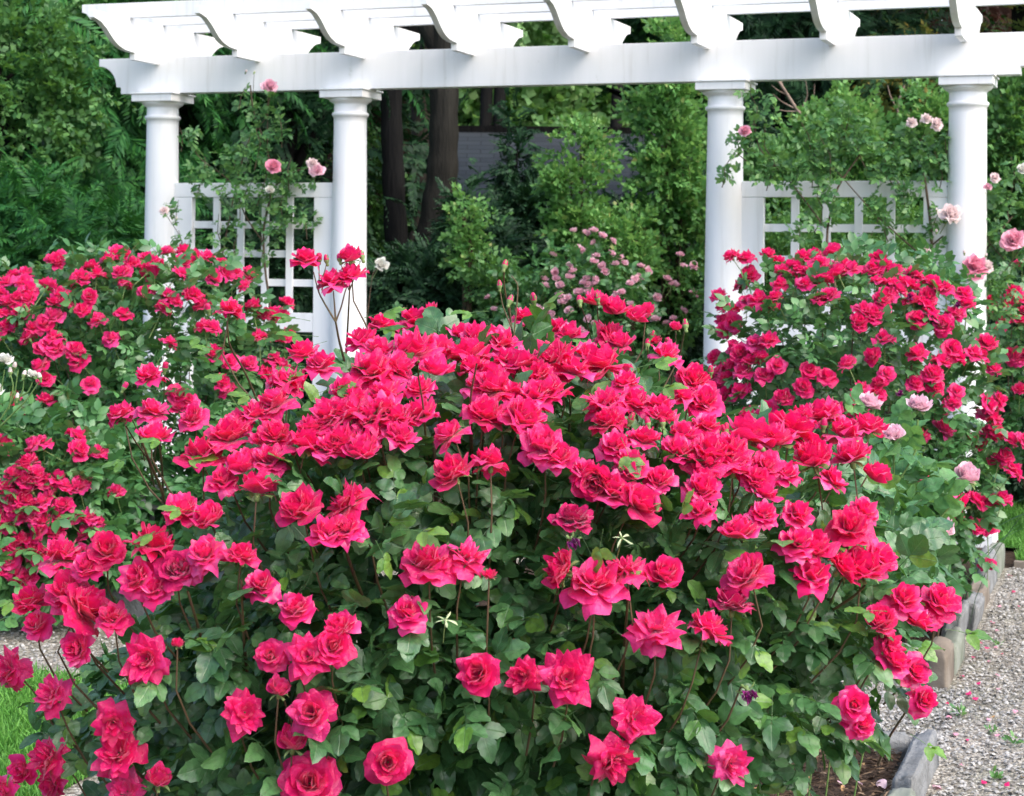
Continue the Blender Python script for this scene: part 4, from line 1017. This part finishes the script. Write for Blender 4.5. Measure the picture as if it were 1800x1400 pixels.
# small dry leaves on the mulch
for k in range(26):
    u_, v_ = rng.uniform(2.3, 2.8), rng.uniform(-5.1, -4.27)
    me = fast_mesh('dry_leaf', leaflet(Wd=.5, ns=5, fold=.3, droop=.4, seed=k)[0], leaflet(ns=5)[1], mats=[M['dry_leaf']])
    o = link('dry_leaf', me, None, W(u_, v_, .058), frames(rng.normal(size=(1, 3)) * [1, 1, .2], np.array([[0, 0, 1.]]))[0], rng.uniform(.02, .04)); tag(o, 'small dry tan leaf lying on the dark mulch of the nearest bed', 'dry leaf', 'dry leaves on the mulch')
for k in range(34):
    u_, v_ = rng.uniform(2.95, 3.9), rng.uniform(-5.0, -.8)
    me = fast_mesh('dry_leaf', leaflet(Wd=.5, ns=5, fold=.3, droop=.4, seed=k)[0], leaflet(ns=5)[1], mats=[M['dry_leaf']])
    o = link('dry_leaf', me, None, W(u_, v_, .008), frames(rng.normal(size=(1, 3)) * [1, 1, .2], np.array([[0, 0, 1.]]))[0], rng.uniform(.015, .035)); tag(o, 'small dry tan leaf lying on the gravel path', 'dry leaf', 'dry leaves on the gravel')
# fallen petals
def petal_flat(seed, mat):
    V, Q = petal_grid(5, 4, 0, (80, 70 + seed * 7, 60), 1, .5, 0, .2, .1, 0, np.random.default_rng(seed)); V[:, 0] -= .5
    return fast_mesh('fallen_petal', V, Q, mats=[mat])
FPm = [petal_flat(k, M[m]) for k, m in enumerate(('red_petal', 'magenta_petal', 'rose_pink_petal', 'red_petal', 'rose_pink_petal'))]
spots = [(1711, 1061), (1722, 1068), (1757, 1066), (1753, 1108), (1775, 1012), (1735, 1140), (1750, 1138), (1711, 1156), (1738, 1162), (1720, 1202), (1714, 1229), (1702, 1219), (1754, 1187), (1666, 1238), (1753, 1292), (1755, 1211), (1738, 1265),
         (1568, 1227), (1585, 1110), (1782, 1040), (1790, 1066), (1725, 1131), (1691, 1188), (1540, 1240), (1760, 1150), (1700, 1300), (1785, 1250), (1730, 1375), (1668, 1260), (1595, 1235), (1745, 1095), (1770, 1380), (1690, 1345), (1680, 1290)]
def on_ground(px, py, z):
    d = at(px, py, 1.0) - np.array([0, 0, EYE]); return np.array([0, 0, EYE]) + d * ((z - EYE) / d[2])
for px, py in spots:
    o = link('fallen_petal', FPm[rng.integers(5)], None, on_ground(px, py, .012), axis_frame(unit([rng.uniform(-.3, .3), rng.uniform(-.4, .2), 1])), rng.uniform(.014, .024))
    tag(o, 'small fallen rose petal lying on the gravel path', 'petal', 'rose petals fallen on the gravel')
FPp = [petal_flat(k + 9, M['pink_petal']) for k in range(3)]
for px, py, s, lb in ((1480, 1372, .032, 'leftmost of three pale pink petals on the dark mulch near the bottom edge'), (1513, 1372, .026, 'middle one of three pale pink petals on the dark mulch near the bottom edge'), (1550, 1374, .036, 'widest pale pink petal, rightmost of three on the dark mulch')):
    tag(link('fallen_petal', FPp[rng.integers(3)], None, on_ground(px, py, .062), axis_frame(unit([.1, -.35, 1])), s), lb, 'petal', 'pink petals on the mulch')
tag(link('fallen_petal', FPp[1], None, on_ground(1650, 1378, .014), axis_frame(unit([.1, -.35, 1])), .036), 'large pale pink petal on the gravel beside the long grey corner stone', 'petal')
for k in range(10):
    o = link('fallen_petal', FPm[k % 2], None, W(rng.uniform(-2.3, -.7), rng.uniform(-3.9, -3.2), .012), axis_frame(unit([rng.uniform(-.3, .3), -.3, 1])), .024)
    tag(o, 'fallen petal on the gravel below the low left rose bush', 'petal', 'petals fallen at the left cross path')

# grass
def blade():
    V = []
    for i, (s, w) in enumerate([(0, .06), (.4, .055), (.75, .035), (1, .005)]):
        V += [(-w, s, .3 * s * s), (w, s, .3 * s * s)]
    Q = np.array([(2 * i, 2 * i + 1, 2 * i + 3, 2 * i + 2) for i in range(3)])
    return np.array(V), Q, np.full((3, 4, 2), .5)
def grass(P, h, name='grass', parent=None, mat='grass'):
    D = unit(rng.normal(size=P.shape) * np.array([.45, .45, .1]) + np.array([0, 0, 1])); Nn = rng.normal(size=P.shape)
    return foliage(name, parent, M[mat], [blade()], P, D, Nn, h * rng.uniform(.6, 1.3, len(P)), kind='stuff')
N = 26000
uu = rng.uniform(-1.2, .56, N); vv = rng.uniform(-5.9, -4.22, N)
grass(np.stack([uu * CT + vv * ST, D0 - uu * ST + vv * CT, np.full(N, .006)], -1), .045)
N = 30000
uu = rng.uniform(2.44, 4.4, N); vv = -.36 + rng.uniform(0, 1, N) ** 1.3 * 3.6; k_ = (uu > 2.87) | (vv > .16); uu = uu[k_]; vv = vv[k_]; N = len(uu)
grass(np.stack([uu * CT + vv * ST, D0 - uu * ST + vv * CT, np.full(N, .01)], -1), .055)
# weeds in the gravel
for i, (px, py, s, lb) in enumerate(((1691, 1260, .045, 'small light green weed growing in the gravel near a red petal'), (1750, 1370, .035, 'low pale weed in the gravel at the bottom right'), (1783, 1310, .04, 'grassy weed in the gravel at the right edge'), (1755, 1135, .03, 'tiny weed in the gravel beside the pink petals'), (1745, 1290, .03, 'tiny tuft in the gravel left of the grassy weed'))):
    P = on_ground(px, py, .004); t = thing('weed', lb, 'weed', P)
    n = 14; D = unit(rng.normal(size=(n, 3)) * [.6, .6, .2] + [0, 0, .7])
    foliage('leaves', t, M['rose_leaf_pale'], [leaflet_lo(Wd=.5)], np.tile(P, (n, 1)) + D * s * rng.uniform(.0, .8, (n, 1)), unit(D + rng.normal(size=D.shape) * .4), rng.normal(size=(n, 3)) + [0, 0, 1.5], s * rng.uniform(.4, .8, n))
# long arching blades at the right
t = thing('grass_plant', 'clump of long dark arching grass blades leaning over the edging stones by the rightmost column', 'grass plant', W(2.66, -2.0, .05))
tb = np.array(t.location); Ps = []
mb = MB()
for k in range(16):
    a = rng.uniform(-.6, 1.1); L = rng.uniform(.35, .95); lean = rng.uniform(.15, 1.0)
    p0 = np.array([rng.uniform(-.12, .12), rng.uniform(-.25, .25), 0]); dr = np.array([math.cos(a), math.sin(a) * .6 - .2, 0]) * (1 if rng.uniform() < .8 else -1)
    V = []
    for i in range(9):
        s = i / 8; c = p0 + dr * lean * L * s ** 1.4 * .8 + np.array([0, 0, L * (s * .95 - .35 * lean * s * s)])
        w = .0045 * (1 - s) ** .6 + .0006; sd = np.array([-dr[1], dr[0], .3]); V += [c - sd * w, c + sd * w]
    mb.add(V, [(2 * i, 2 * i + 1, 2 * i + 3, 2 * i + 2) for i in range(8)])
link('blades', mb.mesh('blades', M['blade']), t)

# ------------------------------------------------------------------ garden light
gl = at(268, 888, 7.9)
t = thing('garden_light', 'grey metal path light with a pierced conical shade in front of the leftmost column', 'garden light', (gl[0], gl[1], .0))
mb = MB(); zz = gl[2]
mb.lathe([(.000, zz + .105), (.010, zz + .103), (.013, zz + .092), (.018, zz + .086), (.05, zz + .058), (.088, zz + .018), (.104, zz), (.107, zz - .004), (.103, zz - .004), (.084, zz + .014), (.02, zz + .075)], 40)
sh = link('lamp_shade', mb.mesh('lamp_shade', M['pewter']), t)
for k in range(30):
    a = k * 2 * PI / 30 * 1.0; rr_ = (.092, .082, .088)[k % 3]; z_ = zz + (.104 - rr_) * 1.10 + .0015
    V = [(rr_ * math.cos(a) + q * math.cos(a) * -.0045 * 0 + (.0035 * math.cos(w)) * -math.sin(a) + (.0035 * math.sin(w)) * math.cos(a) * .7, rr_ * math.sin(a) + (.0035 * math.cos(w)) * math.cos(a) + (.0035 * math.sin(w)) * math.sin(a) * .7, z_ + .0012 - (.0035 * math.sin(w)) * .75) for q in (0,) for w in np.linspace(0, 2 * PI, 9)[:-1]]
    me = bpy.data.meshes.new('hole'); me.from_pydata(V, [], [tuple(range(8))]); me.materials.append(M['black_hole'])
    if k == 0: holes_V, holes_F = [], []
    holes_F.append(tuple(i + len(holes_V) for i in range(8))); holes_V += V
me = bpy.data.meshes.new('pierced_holes'); me.from_pydata(holes_V, [], holes_F); me.materials.append(M['black_hole']); link('pierced_holes', me, sh)
mb = MB(); mb.lathe([(.0, -.02), (.0125, -.02), (.011, 0), (.011, zz + .03)], 12); link('post', mb.mesh('post', M['pewter']), t)
mb = MB(); mb.lathe([(.0, zz - .02), (.03, zz - .02), (.03, zz + .03), (.01, zz + .045)], 16); link('lamp_holder', mb.mesh('lamp_holder', M['pewter']), t)

# ------------------------------------------------------------------ BACKGROUND PLANTS
def crown(parent, mat, tmpls, c, r, n, size, lo=.55, p=2.0, lumps=26, seed=0, lump=.35, upw=.6, nout=.6, outw=1.0, droop=0.0, name='crown', back=.7, zmin=None, clump=None):
    b = Bush(c, r, p, lumps, seed, lump)
    if clump:
        K = clump; C = b.points(K, lo, 1.05, back, zmin); idx = rng.integers(0, K, n)
        sp = np.array(r) .mean() * .16
        P = C[idx] + rng.normal(size=(n, 3)) * sp * np.array([1, 1, .55])
        nr = unit(b.normal(C)[idx] * 1.2 + unit(P - C[idx]) * .6)
    else:
        P = b.points(n, lo, 1.03, back, zmin); nr = b.normal(P)
    D = unit(nr * outw + rng.normal(size=P.shape) * .55 + np.array([0, 0, -droop]))
    Nn = unit(nr * nout + np.array([0, -.1, upw]) + rng.normal(size=P.shape) * .35)
    return foliage(name, parent, mat, tmpls, P, D, Nn, size * rng.uniform(.65, 1.25, n))

def trunk(parent, pts, rad, mat, name='trunk', k=12):
    base = np.array(parent.location); P = np.array(pts, float)
    n = len(P); tt = np.linspace(0, n - 1, n * 5)
    Q = np.stack([np.interp(tt, np.arange(n), P[:, j]) for j in range(3)], -1); R = np.interp(tt, np.arange(n), rad)
    for _ in range(3): Q[1:-1] = (Q[:-2] + Q[1:-1] * 2 + Q[2:]) / 4
    R = R * (1 + .05 * np.sin(np.arange(len(R)) * 1.7))
    mb = MB(); mb.tube(Q - base, R, k); return link(name, mb.mesh(name, M[mat]), parent)

def tree(label, cat, px, Y, mat, tm, top, rx, n, size, bark='brown_bark', r0=.12, seed=0, zc=None, rz=None, name='tree', **kw):
    x = at(px, 438, Y)[0]; t = thing(name, label, cat, (x, Y, 0))
    zc = top * .52 if zc is None else zc; rz = top * .5 if rz is None else rz
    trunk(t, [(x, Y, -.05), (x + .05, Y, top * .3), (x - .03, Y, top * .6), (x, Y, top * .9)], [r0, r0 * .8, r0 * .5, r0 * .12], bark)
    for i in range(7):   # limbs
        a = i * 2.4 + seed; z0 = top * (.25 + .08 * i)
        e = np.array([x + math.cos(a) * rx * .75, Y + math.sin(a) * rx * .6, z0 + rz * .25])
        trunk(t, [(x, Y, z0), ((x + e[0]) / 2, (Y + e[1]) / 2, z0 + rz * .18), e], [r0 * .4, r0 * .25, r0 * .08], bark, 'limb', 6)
    crown(t, mat, tm, (x, Y, zc), (rx, rx * .8, rz), n, size, seed=seed, **kw)
    return t

def shrub(label, px, py, rpx, rpy, Y, mat, tm, n, size, seed=0, ground=True, **kw):
    c = at(px, py, Y); t = thing('shrub', label, 'shrub', (c[0], Y, 0))
    rx, rz = rpx / F * Y, rpy / F * Y
    for i in range(6):
        a = i * 1.05 + seed; e = c + np.array([math.cos(a) * rx * .6, math.sin(a) * rx * .4, rz * (.1 + .12 * i)])
        trunk(t, [(c[0] + .04 * math.cos(a), Y + .04 * math.sin(a), -.03), (c + e) / 2 * np.array([1, 1, .5]) if False else ((c[0] + e[0]) / 2, (Y + e[1]) / 2, e[2] * .5), e], [.022, .016, .005], 'brown_cane', 'stem', 6)
    crown(t, mat, tm, c, (rx, min(rx, .9) * .8, rz), n, size, seed=seed, name='foliage', zmin=.02, **kw)
    return t

H, DK, LM, MD = M['hemlock_leaf'], M['dark_leaf'], M['lime_leaf'], M['mid_leaf']
# evergreens on the left
tree('big green hemlock tree with layered drooping sprays at the left edge', 'evergreen tree', 20, 14.5, H, T_FROND, 7.5, 1.6, 5600, .36, 'dark_bark', .16, 3, zc=2.9, rz=3.4, droop=.35, clump=190, lump=.2, lo=.72, p=2.6, name='evergreen_tree')
tree('dark hemlock tree behind the leftmost column', 'evergreen tree', 300, 16.2, H, T_FROND, 8.0, 1.35, 4200, .36, 'dark_bark', .16, 5, zc=3.2, rz=3.7, droop=.35, clump=130, lo=.72, p=2.6, name='evergreen_tree')
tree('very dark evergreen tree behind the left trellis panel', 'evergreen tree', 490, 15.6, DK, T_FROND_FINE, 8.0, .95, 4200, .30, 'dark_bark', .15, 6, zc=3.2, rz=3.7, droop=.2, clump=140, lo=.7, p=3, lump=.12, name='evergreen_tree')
tree('young broadleaf tree with bright leaves reaching in at the upper left', 'tree', 0, 12.9, MD, T_SPRIG, 4.2, .62, 1000, .17, 'brown_bark', .05, 8, zc=2.75, rz=.75, clump=60, lo=.3)
shrub('mounded dark green conifer shrub at the far left behind the red roses', 95, 500, 240, 130, 12.6, H, T_FROND, 2300, .28, 9, droop=.25, lo=.7, clump=100)
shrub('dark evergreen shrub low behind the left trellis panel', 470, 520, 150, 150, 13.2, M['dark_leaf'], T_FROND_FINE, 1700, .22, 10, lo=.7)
tree('wine brown leaved tree between the second column and the dark trunk', 'tree', 662, 18.6, M['wine_leaf'], T_SPRIG, 4.6, .42, 1500, .17, 'dark_bark', .07, 12, zc=2.0, rz=1.9, lo=.4)
tree('wine brown sapling between the dark trunk and the thick brown trunk', 'tree', 730, 18.2, M['wine_leaf'], T_SPRIG, 3.0, .22, 500, .15, 'dark_bark', .04, 14, zc=1.9, rz=.8, lo=.3)
shrub('teal green shrub just right of the second column', 652, 380, 24, 120, 15.4, M['mid_leaf'], T_SPRIG_FINE, 420, .18, 13, lo=.4)
# three trunks
def bigtree(label, px, Y, pts, rad, bark, seed, crn):
    x = at(px, 438, Y)[0]; t = thing('tree', label, 'tree', (x, Y, 0))
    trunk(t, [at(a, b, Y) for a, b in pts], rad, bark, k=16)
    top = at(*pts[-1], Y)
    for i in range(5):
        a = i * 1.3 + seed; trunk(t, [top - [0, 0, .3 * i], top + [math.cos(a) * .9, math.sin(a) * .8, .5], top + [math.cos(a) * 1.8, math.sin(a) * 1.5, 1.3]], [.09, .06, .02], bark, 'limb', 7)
    crown(t, M['mid_leaf'], T_FAR, top + [0, .3, 2.2], (1.9, 1.6, 1.2), crn, .5, seed=seed, lo=.3)
bigtree('tall tree with a slim dark trunk just right of the second column', 692, 14.6, [(706, 860), (704, 560), (700, 470), (694, 380), (689, 250), (687, 150), (690, 0), (694, -160)], [.13, .115, .10, .092, .088, .085, .08, .07], 'dark_bark', 1, 400)
bigtree('tall tree with pale reddish brown trunk between the two darker trunks', 745, 17.5, [(735, 780), (738, 500), (744, 300), (746, 150), (766, 50), (790, -140)], [.16, .15, .13, .12, .12, .10], 'red_bark', 2, 400)
bigtree('tall tree with thick brown trunk flaring at its foot left of the slate roof', 780, 13.9, [(748, 830), (757, 560), (764, 440), (776, 330), (780, 250), (781, 150), (786, 0), (790, -160)], [.24, .21, .165, .125, .112, .108, .105, .09], 'brown_bark', 4, 400)
# dark yews and conifers in the middle
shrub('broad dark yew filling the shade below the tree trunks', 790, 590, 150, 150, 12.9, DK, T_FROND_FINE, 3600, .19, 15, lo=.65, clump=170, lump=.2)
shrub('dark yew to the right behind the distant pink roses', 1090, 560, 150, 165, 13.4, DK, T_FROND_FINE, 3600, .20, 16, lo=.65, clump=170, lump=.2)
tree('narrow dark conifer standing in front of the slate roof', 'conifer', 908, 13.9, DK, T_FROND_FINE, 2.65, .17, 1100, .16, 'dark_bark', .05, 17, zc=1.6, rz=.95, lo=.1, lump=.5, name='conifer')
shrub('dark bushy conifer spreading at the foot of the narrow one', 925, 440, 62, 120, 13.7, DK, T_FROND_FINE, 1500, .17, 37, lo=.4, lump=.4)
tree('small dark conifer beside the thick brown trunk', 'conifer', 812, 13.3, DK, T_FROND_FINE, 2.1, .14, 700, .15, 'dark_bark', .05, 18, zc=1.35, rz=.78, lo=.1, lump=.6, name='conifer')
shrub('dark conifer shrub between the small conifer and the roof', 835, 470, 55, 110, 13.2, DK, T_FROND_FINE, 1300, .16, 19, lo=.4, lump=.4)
# yellow green shrubs
shrub('upright yellow green shrub in front of the slate roof', 1012, 370, 34, 165, 12.5, LM, T_SPRIG, 560, .14, 21, lo=.25, lump=.7, clump=70)
shrub('tall yellow green shrub left of the third column', 1185, 330, 48, 210, 12.7, LM, T_SPRIG, 1150, .15, 22, lo=.35, lump=.6, clump=95)
shrub('lower yellow green shrub under the tall ones', 1095, 455, 52, 70, 12.45, LM, T_SPRIG, 420, .13, 38, lo=.3, lump=.7, clump=60)
shrub('small yellow green sprouting shrub in the middle of the opening', 885, 560, 45, 90, 12.2, MD, T_SPRIG, 420, .13, 23, lo=.3, lump=.8, clump=50)
shrub('low yellow green shrub near the foot of the thick trunk', 822, 420, 14, 75, 12.3, LM, T_SPRIG, 140, .12, 24, lo=.1)
# right side
shrub('bright green shrub behind the right trellis panel', 1490, 330, 115, 160, 12.6, LM, T_SPRIG, 2600, .14, 25, lo=.5, lump=.45, clump=200)
shrub('green shrub just right of the third column', 1350, 410, 60, 130, 12.0, MD, T_SPRIG, 1300, .14, 26, lo=.4)
shrub('low green hedge plant behind the right trellis lattice', 1470, 540, 190, 150, 11.6, MD, T_SPRIG_FINE, 2300, .15, 27, lo=.5)
shrub('leafy shrub reaching up left of the rightmost column', 1635, 300, 42, 135, 12.4, LM, T_SPRIG, 900, .14, 28, lo=.3)
shrub('holly green shrub right of the rightmost column', 1800, 350, 80, 195, 11.9, MD, T_SPRIG, 2300, .14, 29, lo=.4, lump=.4)
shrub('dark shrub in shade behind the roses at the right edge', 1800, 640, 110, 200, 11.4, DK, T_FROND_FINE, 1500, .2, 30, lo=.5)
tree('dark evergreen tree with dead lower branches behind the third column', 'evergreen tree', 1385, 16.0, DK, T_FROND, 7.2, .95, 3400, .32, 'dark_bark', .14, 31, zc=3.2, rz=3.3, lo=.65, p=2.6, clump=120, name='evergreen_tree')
tree('green tree rising behind the middle rafters', 'tree', 1180, 18.5, M['hemlock_leaf'], T_SPRIG, 8.2, 1.15, 3600, .26, 'dark_bark', .14, 32, zc=5.6, rz=2.4, lo=.5, clump=110)
tree('brownish green evergreen tree behind the right trellis', 'evergreen tree', 1600, 17.2, M['wine_leaf'], T_FROND_FINE, 7.2, .95, 2400, .27, 'dark_bark', .14, 33, zc=3.2, rz=3.2, lo=.6, p=2.6, name='evergreen_tree')
tree('tall dark conifer above the right end of the beam', 'evergreen tree', 1530, 18.8, H, T_FROND, 8.2, 1.5, 3200, .36, 'dark_bark', .15, 34, zc=4.6, rz=3.2, lo=.65, clump=110, name='evergreen_tree')
tree('golden green tree at the upper right corner', 'tree', 1790, 15.2, M['gold_leaf'], T_FROND_FINE, 7.0, .9, 2600, .27, 'dark_bark', .12, 35, zc=3.4, rz=3.0, lo=.6, clump=90)
# dead bare branches
t = thing('bare_branch', 'bare leaning grey branch with thin dead twigs behind the right trellis, left side', 'branch', at(1450, 400, 13.4) * [1, 1, 0])
trunk(t, pp([(1480, 430), (1440, 245), (1405, 200), (1370, 145), (1352, 120)], 13.4), [.03, .016, .014, .012, .009], 'dead_twig', 'limb', 6)
for l in ([(1405, 200), (1420, 170), (1416, 140)], [(1395, 190), (1375, 180), (1358, 165)], [(1400, 196), (1380, 196), (1358, 190)], [(1385, 168), (1368, 160), (1356, 150)], [(1415, 208), (1430, 180), (1432, 148)], [(1425, 225), (1440, 195), (1455, 190)], [(1378, 158), (1372, 140), (1380, 120)]):
    trunk(t, pp(l, 13.4), [.007, .005, .002], 'dead_twig', 'twig', 5)
t = thing('bare_branch', 'forked bare twig standing among the leaves left of the rightmost column', 'branch', at(1590, 400, 14.2) * [1, 1, 0])
trunk(t, pp([(1585, 430), (1590, 230), (1575, 190), (1590, 150)], 14.2), [.02, .014, .011, .006], 'dead_twig', 'limb', 6)
trunk(t, pp([(1578, 195), (1565, 170), (1560, 150)], 14.2), [.009, .006, .003], 'dead_twig', 'twig', 5)
# far trees beyond the house
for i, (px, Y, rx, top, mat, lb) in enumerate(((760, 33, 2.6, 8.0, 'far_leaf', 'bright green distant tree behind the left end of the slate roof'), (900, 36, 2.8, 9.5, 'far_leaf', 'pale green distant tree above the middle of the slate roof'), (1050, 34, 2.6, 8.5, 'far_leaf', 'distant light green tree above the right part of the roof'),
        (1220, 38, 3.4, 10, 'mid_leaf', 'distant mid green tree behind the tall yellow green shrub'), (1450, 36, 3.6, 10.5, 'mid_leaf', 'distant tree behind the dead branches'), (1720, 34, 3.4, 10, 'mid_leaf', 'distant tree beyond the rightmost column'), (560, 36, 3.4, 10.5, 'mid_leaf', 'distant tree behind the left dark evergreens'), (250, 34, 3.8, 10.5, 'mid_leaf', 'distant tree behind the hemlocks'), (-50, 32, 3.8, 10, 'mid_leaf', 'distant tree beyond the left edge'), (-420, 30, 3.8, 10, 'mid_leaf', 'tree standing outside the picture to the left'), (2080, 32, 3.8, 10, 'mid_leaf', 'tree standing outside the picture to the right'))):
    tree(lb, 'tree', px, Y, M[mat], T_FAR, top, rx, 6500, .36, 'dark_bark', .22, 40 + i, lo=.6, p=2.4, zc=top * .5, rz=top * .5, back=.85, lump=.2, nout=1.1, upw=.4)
for i, (px, lb) in enumerate(((845, 'thin distant dark trunk above the roof'), (868, 'second thin distant trunk above the roof'), (1075, 'thin distant trunk beside the yellow green shrub'))):
    x = at(px, 438, 27)[0]; t = thing('tree', lb, 'tree', (x, 27, 0)); trunk(t, [(x, 27, 0), (x + .05, 27, 3), (x + .1, 27.1, 6)], [.13, .10, .07], 'dark_bark')
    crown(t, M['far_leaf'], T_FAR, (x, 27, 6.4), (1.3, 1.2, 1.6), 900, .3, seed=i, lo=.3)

# ------------------------------------------------------------------ HOUSE
YH = 22.0
hx0, hx1 = at(800, 228, YH)[0], at(1420, 228, YH)[0]; zr = at(940, 228, YH)[2]; ze = 1.35
hs = thing('house', 'low house with a blue grey slate roof half hidden behind shrubs in the middle distance', 'house', ((hx0 + hx1) / 2, YH, 0))
hb = np.array(hs.location)
def slope(name, y0, z0, y1, z1):
    V = np.array([(hx0, y0, z0), (hx1, y0, z0), (hx1, y1, z1), (hx0, y1, z1), (hx0, y0, z0 - .06), (hx1, y0, z0 - .06), (hx1, y1, z1 - .06), (hx0, y1, z1 - .06)]) - hb
    Q = [(0, 1, 2, 3), (4, 7, 6, 5), (0, 4, 5, 1), (1, 5, 6, 2), (2, 6, 7, 3), (3, 7, 4, 0)]
    L = math.hypot(y1 - y0, z1 - z0); w = hx1 - hx0
    uv = []
    for q in Q:
        for i in q: uv.append(((0, w, w, 0)[i % 4], (0, 0, L, L)[i % 4]))
    return fast_mesh(name, V, Q, mats=[M['roof']], uv=np.array(uv), smooth=False)
rf = link('roof', slope('roof', YH - 2.6, ze, YH, zr), hs); link('rear_slope', slope('rear_slope', YH + 2.6, ze, YH + .012, zr), rf)
mb = MB(); mb.box((hx0 - hb[0] - .01, -.07, zr - .05), (hx1 - hb[0] + .01, .07, zr + .035)); link('ridge_cap', mb.mesh('ridge_cap', M['dark_bark'], False), rf)
mb = MB(); mb.box((hx0 + .2 - hb[0], -2.3, -.05), (hx1 - .2 - hb[0], 2.3, ze + .02))
link('wall', mb.mesh('wall', M['wall'], False), hs)

# ------------------------------------------------------------------ CAMERA, LIGHT
cam = bpy.data.cameras.new('camera'); co = bpy.data.objects.new('camera', cam); COL.objects.link(co)
cam.sensor_width = 36; cam.lens = F / 1800 * 36; cam.clip_start = .05; cam.clip_end = 600
cam.shift_y = -(700 - H0) / 1800
co.matrix_world = Matrix.Translation((0, 0, EYE)) @ Matrix.Rotation(PI / 2, 4, 'X') @ Matrix.Rotation(ROLL, 4, 'Z')
cam.dof.use_dof = True; cam.dof.focus_distance = 3.6; cam.dof.aperture_fstop = 15
scene.camera = co
w = bpy.data.worlds.new('World'); scene.world = w; w.use_nodes = True
nt = w.node_tree; nt.nodes.clear()
sky = nt.nodes.new('ShaderNodeTexSky'); sky.sky_type = 'NISHITA'; sky.sun_disc = False
EL, AZ = math.radians(48), math.radians(128)
sky.sun_elevation = EL; sky.sun_rotation = AZ; sky.air_density = 1.0; sky.dust_density = 3.6; sky.ozone_density = .9
bg = nt.nodes.new('ShaderNodeBackground'); bg.inputs[1].default_value = .15
wo = nt.nodes.new('ShaderNodeOutputWorld'); nt.links.new(sky.outputs[0], bg.inputs[0]); nt.links.new(bg.outputs[0], wo.inputs[0])
sun = bpy.data.lights.new('sun', 'SUN'); sun.energy = 1.0; sun.angle = math.radians(70); sun.color = (1, .975, .95)
so = bpy.data.objects.new('sun', sun); COL.objects.link(so)
d = Vector((math.sin(AZ) * math.cos(EL), math.cos(AZ) * math.cos(EL), math.sin(EL)))
so.rotation_mode = 'QUATERNION'; so.rotation_quaternion = d.to_track_quat('Z', 'Y')
scene.render.engine = 'CYCLES'
scene.view_settings.view_transform = 'Standard'; scene.view_settings.look = 'None'
scene.view_settings.gamma = 1; scene.view_settings.exposure = 1.34
scene.cycles.max_bounces = 5; scene.cycles.diffuse_bounces = 3; scene.cycles.transmission_bounces = 3; scene.cycles.glossy_bounces = 2
for me in list(bpy.data.meshes):
    if me.users == 0: bpy.data.meshes.remove(me)
